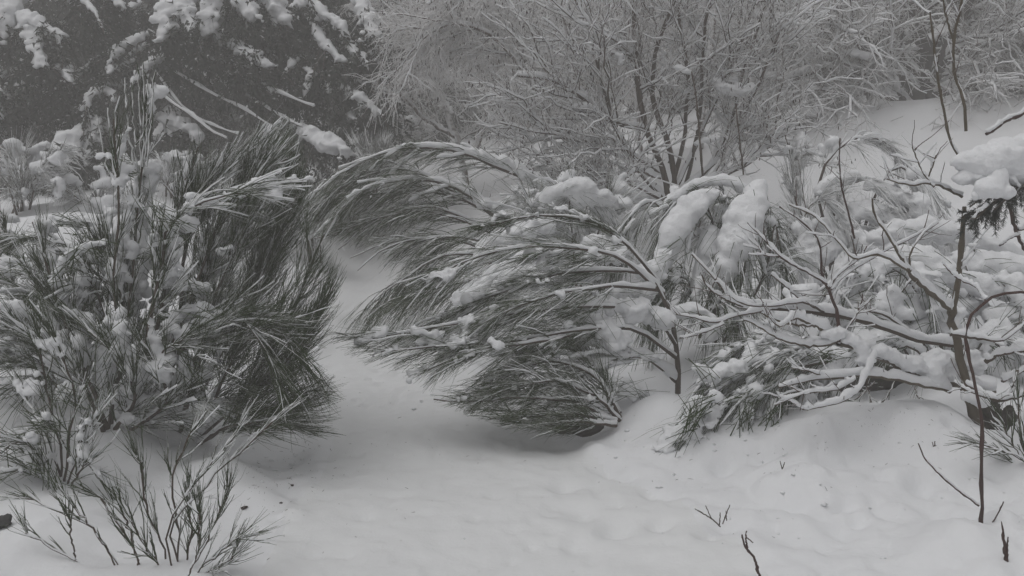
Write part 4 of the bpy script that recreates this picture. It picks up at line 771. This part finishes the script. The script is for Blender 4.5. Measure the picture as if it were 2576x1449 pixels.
for i, (px, d) in enumerate([(300, 19), (700, 19.5), (1050, 20), (1330, 19), (1700, 21), (2080, 19.5), (2420, 16.6), (2600, 15.6), (-150, 18), (2850, 19), (2520, 21)]):
    spruce(['far spruce, a dark mass between the left-hand spruces in the fog', 'far spruce, a dark mass behind the dark spruce beside the birches', 'far spruce lost in fog at the left edge of the rimed birches', 'far spruce lost in fog behind the middle of the rimed birches', 'far spruce lost in fog behind the alder stems', 'far spruce lost in fog above the snowy ridge', 'dark spruce directly behind the big bare tree at upper right', 'dark spruce whose low boughs show at the upper right edge', 'far spruce beyond the left edge', 'far spruce beyond the right edge', 'spruce half hidden behind the upper right tree'][i], wx(px, d), d, 8.5, 100+i, dens=.8, R=1.05, group='spruces lost in the fog')
print('spruces', time.time()-T0)
# ------------------------------------------------------------------ near right: saplings, snowy limbs, spruce tip
def sapling(name, label, stems, seed, cat='sapling', twig=None, mat_b=None, th=.012, clumps=(), side=0, sl=.14, side_r=.0018, lean=None, relief=.008):
    rng = np.random.default_rng(seed); T = None
    P0 = []
    for tr in stems:
        sn = tr[0] if isinstance(tr[0], (int, float)) else th
        tr = [p for p in tr if not isinstance(p, (int, float))]
        Q = np.array([np.r_[at(*p[:3]), pxm(p[3], p[2])] for p in tr]); K = max(8, min(26, len(tr)*5)); A = resample(Q, K)
        A[1:, :3] += rng.normal(0, .25, (K-1, 3))*A[1:, 3:4]; R = np.maximum(A[:, 3], .0012)
        kn = (rng.random(K) < .18)*.35; R = R*(1+kn)
        if T is None: T = thing(name, label, cat, onground(A[0, :3]))
        g = Geo().add(tubes(A[None, :, :3], R[None], 8), 0)
        if sn: g.add(snow_ridge(A[None, :, :3], R[None], sn*np.clip(R/R.max()*1.1, .3, 1)[None], 8, rng, .25), 1)
        link('branch' if P0 else 'stem', g.mesh('branch', [mat_b or BARK, SNOW]), T); P0.append(resample(A[:, :3], 12))
    if side:
        C, _ = grow(np.array(P0), side, .3, 1, .8, .25, sl, .4, 5, -.05, .12, rng, .3, bias=(0, -.2, .6))
        R = taper(len(C), 5, side_r*1.3, side_r*.7, rng); g = Geo().add(tubes(C, R, 4), 0)
        m = rng.random(len(C)) < .6
        if th: g.add(snow_ridge(C[m], R[m], th*.45, 5, rng, .35), 1)
        link('twigs', g.mesh('twigs', [BARKT, SNOW]), T, 'stuff')
    for i, c in enumerate(clumps):
        link('snow_clump', blob_mesh('snow_clump', chain(c, rng=rng), .009, [SNOW], .4, seed=seed+i, relief=relief), T)
    return T
REDB = bark_mat('reddish_bark', (.045, .025, .022), (.08, .045, .038), th=1.4)
GREYB = bark_mat('greenish_grey_bark', (.07, .055, .038), (.12, .10, .07), 40, th=1.3)
sapling('sapling', 'thin dark-red sapling standing out of the snow at lower right, nearest the camera', [
  [0.0,(2467,1365,3.15,4.6),(2470,1270,3.15,4.4),(2468,1150,3.16,4.2),(2470,1060,3.18,4.2),(2445,930,3.2,4),(2430,850,3.22,4),(2440,800,3.22,3.8),(2478,760,3.22,3.6),(2510,742,3.2,3.5),(2576,736,3.15,3.4),(2640,745,3.1,3)],
  [0.004,(2462,1272,3.15,2.8),(2400,1225,3.12,2.5),(2350,1180,3.1,2.2),(2325,1150,3.08,2.0),(2310,1115,3.08,1.6)],[0.003,(2470,1350,3.15,2.0),(2500,1310,3.1,1.8),(2525,1262,3.08,1.6)],
  [0.012,(2480,758,3.22,2.6),(2455,722,3.25,2.4),(2420,705,3.3,2.3),(2395,688,3.3,2.2),(2370,660,3.3,1.4)]], 121, mat_b=REDB, th=.012)
sapling('sapling', 'grey-barked sapling at right rising from a dark stump hollow and bearing the snowy spruce tip', [
  [0.0,(2478,1100,4.15,13),(2450,1040,4.15,11.5),(2430,980,4.15,11),(2415,900,4.15,10.5),(2395,800,4.15,10),(2400,770,4.15,9),(2412,700,4.15,7),(2420,600,4.15,6),(2425,520,4.15,5)],
  [.021,(2395,780,4.15,7),(2350,745,4.1,6.5),(2300,700,4.05,6),(2285,680,4.0,5),(2240,600,4.0,4),(2200,540,4.0,3),(2195,500,4.0,2)],
  [.014,(2285,680,4.0,4),(2210,640,3.95,4),(2150,650,3.95,3.5),(2110,610,3.95,2.5),(2050,545,3.95,2.5),(1985,515,3.95,1.5)],
  [.014,(2290,690,4.0,3),(2290,640,4.0,2.5),(2320,590,4.0,2.2),(2360,560,4.0,2)],
  [.012,(2420,495,4.1,4),(2370,470,4.05,3.5),(2330,460,4.0,3.2),(2290,465,4.0,3),(2230,450,4.0,2)],[.006,(2350,470,4.0,2.2),(2320,430,4.0,2),(2295,370,4.0,1.5)],[.006,(2330,460,4.0,2),(2345,420,4.0,1.8),(2355,390,4.0,1.5)],
  [.012,(2415,400,4.2,3),(2390,350,4.2,3),(2375,280,4.2,3),(2360,200,4.2,2.8),(2350,120,4.2,2.5),(2340,30,4.2,2)],
  [.012,(2430,330,4.3,4),(2425,260,4.3,3.6),(2400,180,4.3,3.2),(2400,100,4.3,3),(2420,0,4.3,3),(2425,-60,4.3,2)],[.01,(2400,110,4.3,2.5),(2380,40,4.3,2.2),(2370,-20,4.3,1.5)],
  ], 122, mat_b=GREYB, th=.018, side=5, sl=.16, clumps=[[(2450,1000,4.1,26),(2470,1020,4.1,24)]])
sapling('sapling', 'leaning thin brown shoot with forked tips in front of the hooped broom', [
  [.006,(2110,860,4.1,4.5),(2108,800,4.1,4.2),(2090,740,4.1,4),(2070,700,4.1,3.6),(2060,610,4.05,2),(2020,560,4,2),(1960,520,4,1.4)],
  [.006,(2150,600,4.6,2.6),(2140,560,4.6,2.4),(2120,480,4.6,2.2),(2112,420,4.6,1.8),(2113,348,4.6,1.5)],
  [.012,(2085,725,4.1,3),(2110,690,4.1,2.8),(2160,650,4.1,2.5),(2180,620,4.1,2)],[.012,(2080,715,4.1,3),(2040,690,4.05,2.8),(1970,650,4,2.6),(1920,600,4,2.3),(1880,560,4,1.5)],
  [.012,(2090,730,4.1,2.4),(2130,690,4.1,2.2),(2210,640,4.1,2.0),(2290,600,4.05,1.8),(2350,565,4.0,1.6)],
  [.01,(1960,645,4,2),(1920,640,4,1.8),(1900,600,4,1.2)],[.008,(2110,860,4.1,2.4),(2160,780,4.1,2),(2170,740,4.1,1.4)]], 123, mat_b=REDB, side=8, sl=.12)
big = [(2500,985,4.35,9),(2420,970,4.3,9),(2330,950,4.25,10),(2240,910,4.2,10),(2170,880,4.2,9),(2110,860,4.15,8)]
sapling('fallen_branch', 'thick snow-covered bough slanting down to the dark stump, centre of the right-hand tangle', [
  [.052]+big, [.021,(2110,860,4.15,5),(2040,870,4.1,4.5),(1960,850,4.1,4),(1890,810,4.1,3),(1870,805,4.1,2)],
  [.028,(2120,855,4.15,5),(2050,820,4.1,5),(1970,810,4.1,4.5),(1900,780,4.1,4),(1850,770,4.1,2.5)],
  [.021,(2050,820,4.1,4),(2000,800,4.05,4),(1960,820,4.0,3),(1930,790,4.0,2)]], 124, cat='branch', mat_b=GREYB, side=7, sl=.13, clumps=[
  [(2140,855,4.1,20),(2170,880,4.08,24),(2175,910,4.08,20)],[(2200,880,4.12,22),(2260,900,4.15,24),(2320,925,4.2,24)],[(2340,930,4.2,28),(2370,900,4.25,34),(2400,930,4.25,30),(2350,960,4.2,24)],[(2440,900,4.3,24),(2460,930,4.3,24)],[(2080,845,4.1,16),(2110,840,4.1,20)]])
sapling('fallen_branch', 'long straight snowy limb running from the tangle toward the grey sapling', [
  [.034,(2420,870,4.4,7),(2300,850,4.35,7),(2180,810,4.25,7),(2080,790,4.2,6.5),(1960,775,4.15,5.5),(1880,770,4.1,4),(1830,740,4.1,3),(1790,690,4.1,2.5),(1740,640,4.1,2)],
  [.017,(1960,775,4.15,4),(1870,790,4.05,3.2),(1800,810,4,3),(1750,800,4,2.2),(1700,790,4,1.6)],[.021,(2080,790,4.2,4),(2020,760,4.1,3.5),(1940,770,4.05,3),(1860,760,4,2.5),(1800,700,4,2)],
  [.014,(1880,775,4.1,3),(1820,750,4.05,2.6),(1780,720,4.0,2.2),(1765,690,4,1.5)],[.014,(2300,850,4.35,4),(2240,800,4.3,3.5),(2180,780,4.25,3)],
  [.015,(1940,690,4.15,3),(1990,730,4.15,3),(2020,760,4.15,3)],[.014,(1820,815,4,2.6),(1760,840,4,2.2),(1710,850,4,2)]], 125, cat='branch', mat_b=BARK, side=8, sl=.14)
sapling('fallen_branch', 'lower forked snowy twigs reaching left just above the snow hollow', [
  [.028,(2390,985,4.2,6),(2290,960,4.15,6),(2180,945,4.05,5.5),(2080,950,4.0,4.5),(2000,965,3.95,3.5),(1960,975,3.95,2.5)],
  [.026,(2200,890,4.1,5),(2175,950,4.0,4.5),(2150,990,3.95,4),(2100,1015,3.9,3.5),(2020,1030,3.9,2.5)],[.017,(2150,955,4.0,3),(2100,980,3.95,2.8),(2020,990,3.9,2.3),(1950,1020,3.9,1.8)],
  [.017,(2080,950,4,3),(2040,935,3.95,2.5),(1990,925,3.95,2)],[.014,(2100,965,4,2.5),(2060,985,3.95,2),(2000,985,3.95,1.8),(1950,1000,3.95,1.5)],[.014,(2020,1030,3.9,2),(1990,1010,3.9,1.8),(1960,1000,3.9,1.5)],
  ], 126, cat='branch', mat_b=GREYB, side=6, sl=.09)
sapling('fallen_branch', 'snowy brown branch crossing behind the thin dark-red sapling at the right edge', [
  [.021,(2430,965,3.9,5),(2500,1005,3.8,5),(2550,1000,3.75,4.5),(2640,980,3.7,4)],[.014,(2500,1005,3.8,3),(2440,985,3.8,2.6),(2400,960,3.85,2)],[.014,(2560,930,3.8,3),(2540,990,3.78,3),(2520,1005,3.78,3)],
  [.017,(2390,840,4.0,5),(2460,850,3.95,4.5),(2520,855,3.9,3.5),(2570,820,3.9,2.5),(2600,780,3.9,2)],[.021,(2480,910,4.0,5),(2520,890,3.95,5),(2600,880,3.9,4)],[.017,(2520,960,4.0,4),(2580,930,4.0,4),(2620,920,4,3)]], 127, cat='branch', mat_b=BARK, side=6, sl=.1)
sapling('sapling', 'bare forked shoot crossing the snow slope at the right edge under the spruce tip', [
  [.01,(2620,700,4.3,5),(2585,640,4.3,5),(2560,590,4.3,4.5),(2540,520,4.3,4),(2530,480,4.3,3)],[.008,(2565,590,4.3,2.5),(2540,600,4.25,2.2),(2515,618,4.2,2.4)],[.01,(2560,580,4.3,3),(2600,570,4.3,2.5)],
  [.014,(2650,250,4.2,5),(2570,285,4.2,5),(2520,310,4.2,4.5),(2480,340,4.2,4)]], 128, mat_b=REDB)
sapling('sapling', 'upright single shoot rising behind the alder-side snow', [[.0,(1768,445,7,2.4),(1760,350,7,2.4),(1752,250,7,2),(1740,180,7,1.6)],[.0,(1870,440,7.2,2),(1858,330,7.2,1.8),(1850,260,7.2,1.5)]], 129)
for i, (st, lab) in enumerate([([[.0,(1912,1460,2.9,3.6),(1900,1410,2.9,3.4),(1875,1375,2.9,2.8),(1866,1345,2.9,2.0)],[.0,(1880,1380,2.9,2.2),(1876,1350,2.9,2),(1878,1335,2.9,1.6)],[.0,(1878,1352,2.9,1.5),(1895,1365,2.88,1.5)]], 'forked brown shoot poking up at the bottom edge right of centre'),
      ([[.0,(2532,1460,2.85,6),(2530,1400,2.85,5.5),(2522,1330,2.85,2.5),(2519,1312,2.85,1)],[.0,(2532,1400,2.85,3),(2536,1350,2.85,1.5)]], 'broken reddish stick at the bottom right corner'),
      ([[.0,(1812,1325,3.4,1.8),(1790,1305,3.38,1.8),(1748,1280,3.36,1.2)],[.0,(1810,1320,3.4,1.6),(1812,1290,3.38,1.2)],[.0,(1818,1318,3.4,1.6),(1836,1270,3.38,1.2)],[.0,(1790,1305,3.38,1.4),(1775,1272,3.36,1)],[.0,(1828,1310,3.4,1.2),(1826,1285,3.4,1)]], 'cluster of tiny twig ends in the snow right of the path'),
      ([[.0,(1968,1180,3.8,1.6),(1962,1160,3.8,1)],[.0,(1968,1180,3.8,1.4),(1974,1163,3.8,1)]], 'tiny v-shaped twig end in the trampled snow'),
      ([[.0,(2350,1140,3.9,1.8),(2352,1110,3.9,1.2)],[.0,(2350,1130,3.9,1.4),(2345,1112,3.9,1)]], 'tiny twig end below the round snow mound')]):
    sapling('twig_shoot', lab, st, 140+i, cat='twig', mat_b=REDB if i < 2 else BARK)
broom('broom_bush', 'small green broom shoots at the right edge beside the dark stump', [
  [(2600,1200,3.7),(2560,1170,3.7),(2500,1130,3.7),(2455,1110,3.7)],[(2600,1190,3.7),(2550,1120,3.7),(2520,1060,3.7)],[(2600,1200,3.7),(2570,1110,3.7),(2560,1000,3.7)],[(2610,1190,3.7),(2560,1150,3.65),(2480,1120,3.65)]], 150, nb=8, nt=3, lb=.14, lt=.1, ab=.3, droop=0, droop_t=0, snow=.4, rs=.004, rt=.0018, ridge=.006)
broom('broom_bush', 'thin dark twigs hanging under the snowy boughs over the hollow', [
  [(2200,960,4.6),(2160,1000,4.5),(2100,1030,4.45)],[(2250,960,4.5),(2230,1000,4.4),(2190,1020,4.4),(2140,1010,4.4)],[(2300,960,4.6),(2310,1000,4.5),(2330,1010,4.5)],[(2180,950,4.5),(2190,1010,4.45),(2200,1040,4.4)]], 151, nb=8, nt=2, lb=.12, lt=.1, ab=.5, droop=.3, droop_t=.2, snow=.1, rs=.004, rt=.0018, ridge=0)
# spruce tip at the right edge: needles under a pillow of snow
def spruce_tip():
    rng = np.random.default_rng(7)
    T = thing('spruce_branch', 'spruce branch tip entering from the right edge under a huge pillow of snow', 'branch', onground(at(2640, 420, 4.0)))
    st = [[(2760,330,4.2),(2680,370,4.15),(2600,420,4.05),(2520,460,4.0),(2440,520,3.95)],[(2640,400,4.1),(2580,450,4.0),(2530,500,3.95),(2500,530,3.9)],[(2640,400,4.1),(2600,450,4.0),(2560,480,3.95),(2545,510,3.9)],
          [(2680,370,4.15),(2640,430,4.0),(2590,480,3.95),(2580,505,3.9)],[(2600,420,4.05),(2520,490,3.95),(2460,545,3.9),(2450,552,3.9)],[(2600,420,4.1),(2540,470,4.1),(2480,530,4.05),(2430,540,4.0)]]
    P = np.array([resample(ats(s), 12) for s in st])
    link('wood', mesh_of('wood', *tubes(P, taper(len(P), 12, .012, .004), 6), [BARK]), T)
    sub, _ = grow(P, 14, .25, 1, .7, .15, .10, .3, 6, .4, .04, rng, .2)
    alln = np.concatenate([resample_many(P, 6), sub])
    C, _ = grow(alln, 130, 0, 1, .85, .2, .017, .2, 2, .1, 0, rng, 0)
    link('needles', mesh_of('needles', *tubes(C, np.tile([[.0011, .0004]], (len(C), 1)), 3), [NEEDLE]), T, 'stuff')
    for i, c in enumerate([[(2445,415,3.95,46),(2490,410,3.95,66),(2550,410,3.98,76),(2620,395,4.0,84),(2700,360,4.1,84)],[(2428,450,3.95,30),(2460,450,3.95,40)],[(2510,455,3.88,34),(2475,475,3.86,30),(2530,485,3.86,22)],[(2455,485,3.86,16),(2450,500,3.86,12)],
                           [(2432,535,3.88,8),(2424,540,3.88,9)],[(2480,515,3.85,9),(2455,540,3.85,8),(2448,548,3.85,7)],[(2545,450,3.9,18),(2560,470,3.9,14)],[(2590,470,3.9,12),(2600,485,3.9,12)]]):
        link('snow_clump', blob_mesh('snow_clump', chain(c, rng=rng, jit=.15), .010, [SNOW], .4, seed=170+i, relief=.010, freq=9), T)
def resample_many(P, K): return np.array([resample(p, K) for p in P])
spruce_tip()
# dark patches painted as shade in hollows, stump, bits on the snow
def litter(name, label, cat, c, r, seed, m=SHADE_STUMP):
    rng = np.random.default_rng(seed); g = at(*c); sp = [[*(g+rng.normal(0, 1, 3)*[r[0]*.45, r[1]*.45, r[2]*.3]), r[0]*.5, r[1]*.5, r[2]*.6] for _ in range(16)]
    o = link(name, blob_mesh(name, sp, max(.008, min(r)*.14), [m], .9, seed=seed, relief=min(r)*.25)); o['label'] = label; o['category'] = cat
    return o
def shade_patch(label, px, py, rx, ry, seed, d=None):  # dark disc laid on the snow, paints the shade of a hollow under bushes
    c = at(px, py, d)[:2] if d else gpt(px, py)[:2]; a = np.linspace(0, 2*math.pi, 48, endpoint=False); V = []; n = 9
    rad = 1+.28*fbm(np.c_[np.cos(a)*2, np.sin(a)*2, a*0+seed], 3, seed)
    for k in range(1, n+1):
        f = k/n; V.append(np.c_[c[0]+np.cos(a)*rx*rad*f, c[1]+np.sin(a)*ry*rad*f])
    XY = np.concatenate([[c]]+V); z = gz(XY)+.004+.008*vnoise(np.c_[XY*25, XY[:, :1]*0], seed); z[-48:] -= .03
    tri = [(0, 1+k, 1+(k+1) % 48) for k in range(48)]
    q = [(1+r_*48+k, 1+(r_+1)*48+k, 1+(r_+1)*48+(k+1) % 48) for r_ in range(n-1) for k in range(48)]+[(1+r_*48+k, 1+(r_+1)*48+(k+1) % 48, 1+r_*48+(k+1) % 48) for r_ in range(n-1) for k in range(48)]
    o = link('hollow_shade', mesh_of('hollow_shade', np.c_[XY, z], tri+q, [SHADE_STUMP]), kind='structure'); o['label'] = label
shade_patch('dark patch painted as the shade under the low broom at the path edge', 1440, 1068, .22, .17, 1)
shade_patch('dark patch painted as the shade under the snow-covered boughs', 2150, 960, .42, .22, 2)
litter('tree_stump', 'dark rotten stump in a snow hollow at the foot of the grey sapling', 'stump', (2487,1058,4.22), (.07,.06,.11), 4)
litter('rock', 'small dark stone edge showing at the left picture edge', 'rock', (-6,1322,3.1), (.035,.04,.028), 6, bark_mat('stone', (.04,.04,.04), (.08,.08,.08)))
for i, (x, y, s) in enumerate([(968,1163,.005),(1326,1193,.005),(700,1272,.012),(2120,1282,.016),(730,1225,.012),(612,1280,.014)]):
    p = gpt(x, y); q = p+np.array([0, 0, s*.3])
    o = link('leaf_scrap', blob_mesh('leaf_scrap', [[*q, s, s, s*.5], [*(q+[s, 0, s*.4]), s*.6, s*.6, s*.5]], s*.35, [CATKIN], .5, relief=s*.3)); o['category'] = 'debris'
    o['label'] = ['tiny dark speck on the path left of centre', 'tiny dark speck on the path right of centre', 'dark scrap at the left path edge below the big bush', 'dark leaf scrap in the trampled snow at lower right', 'dark frond end lying at the left path edge', 'dark snowy scrap beside the foreground tuft'][i]
def crumbs():
    rng = np.random.default_rng(9); v = np.array([[0,0,1],[0,0,-1],[1,0,0],[-1,0,0],[0,1,0],[0,-1,0]], float); f = np.array([[0,2,4],[0,4,3],[0,3,5],[0,5,2],[1,4,2],[1,3,4],[1,5,3],[1,2,5]]); pts = []
    for (x, y, sx_, sy_, n) in [(1700,1120,160,30,120),(2100,1130,260,60,130),(1200,1010,140,30,90),(700,1180,60,40,60),(2300,1250,260,80,90),(1900,1250,200,60,80),(300,1200,160,60,50),(1000,1250,260,110,60)]:
        for _ in range(n):
            g = gpt(x+rng.normal(0, sx_), min(y+rng.normal(0, sy_), 1440)); pts.append((g, .004+.012*rng.random()**3*(1 if x != 1000 else .5)))
    # small lumps, each dented differently
    V = []; Fq = []
    for k, (g, r_) in enumerate(pts):
        V.append(g+v*(r_*(1+.35*rng.normal(size=(len(v), 1))*.4))*[rng.uniform(.8, 1.5), rng.uniform(.8, 1.5), .7]+[0, 0, r_*.25]); Fq.append(f+k*len(v))
    o = link('snow_crumbs', mesh_of('snow_crumbs', np.concatenate(V), np.concatenate(Fq), [SNOW]), kind='stuff'); o['label'] = 'small crumbs of snow dropped from the bushes onto the ground'
crumbs()
def needles_on_snow():
    rng = np.random.default_rng(19); n = 420; P = []
    for k in range(n):
        c = [(760, 1180, 60, 60), (1000, 1200, 260, 140), (640, 1210, 60, 50), (1300, 1020, 150, 50), (1900, 1180, 260, 80), (2250, 1080, 120, 40)][rng.integers(6)]
        g = gpt(c[0]+rng.normal(0, c[2]), min(c[1]+rng.normal(0, c[3]), 1440)); a = rng.random()*6.28; L = rng.uniform(.006, .03); e = np.array([math.cos(a)*L, math.sin(a)*L, 0])
        q = g+e; q[2] = gz(q[:2])[0]; P.append([g+[0, 0, .002], (g+q)/2+[0, 0, .003], q+[0, 0, .002]])
    o = link('fallen_needles', mesh_of('fallen_needles', *tubes(np.array(P), np.tile([[.0007, .001, .0004]], (n, 1)), 3), [CATKIN]), kind='stuff'); o['label'] = 'scattered dark needles and bark bits on the snow of the path'
needles_on_snow()
print('total', time.time()-T0, 'tris', sum(sum(1 if False else 1 for _ in ()) or 0 for _ in ()), 'objs', len(bpy.data.objects), 'faces', sum(len(m.polygons) for m in bpy.data.meshes))
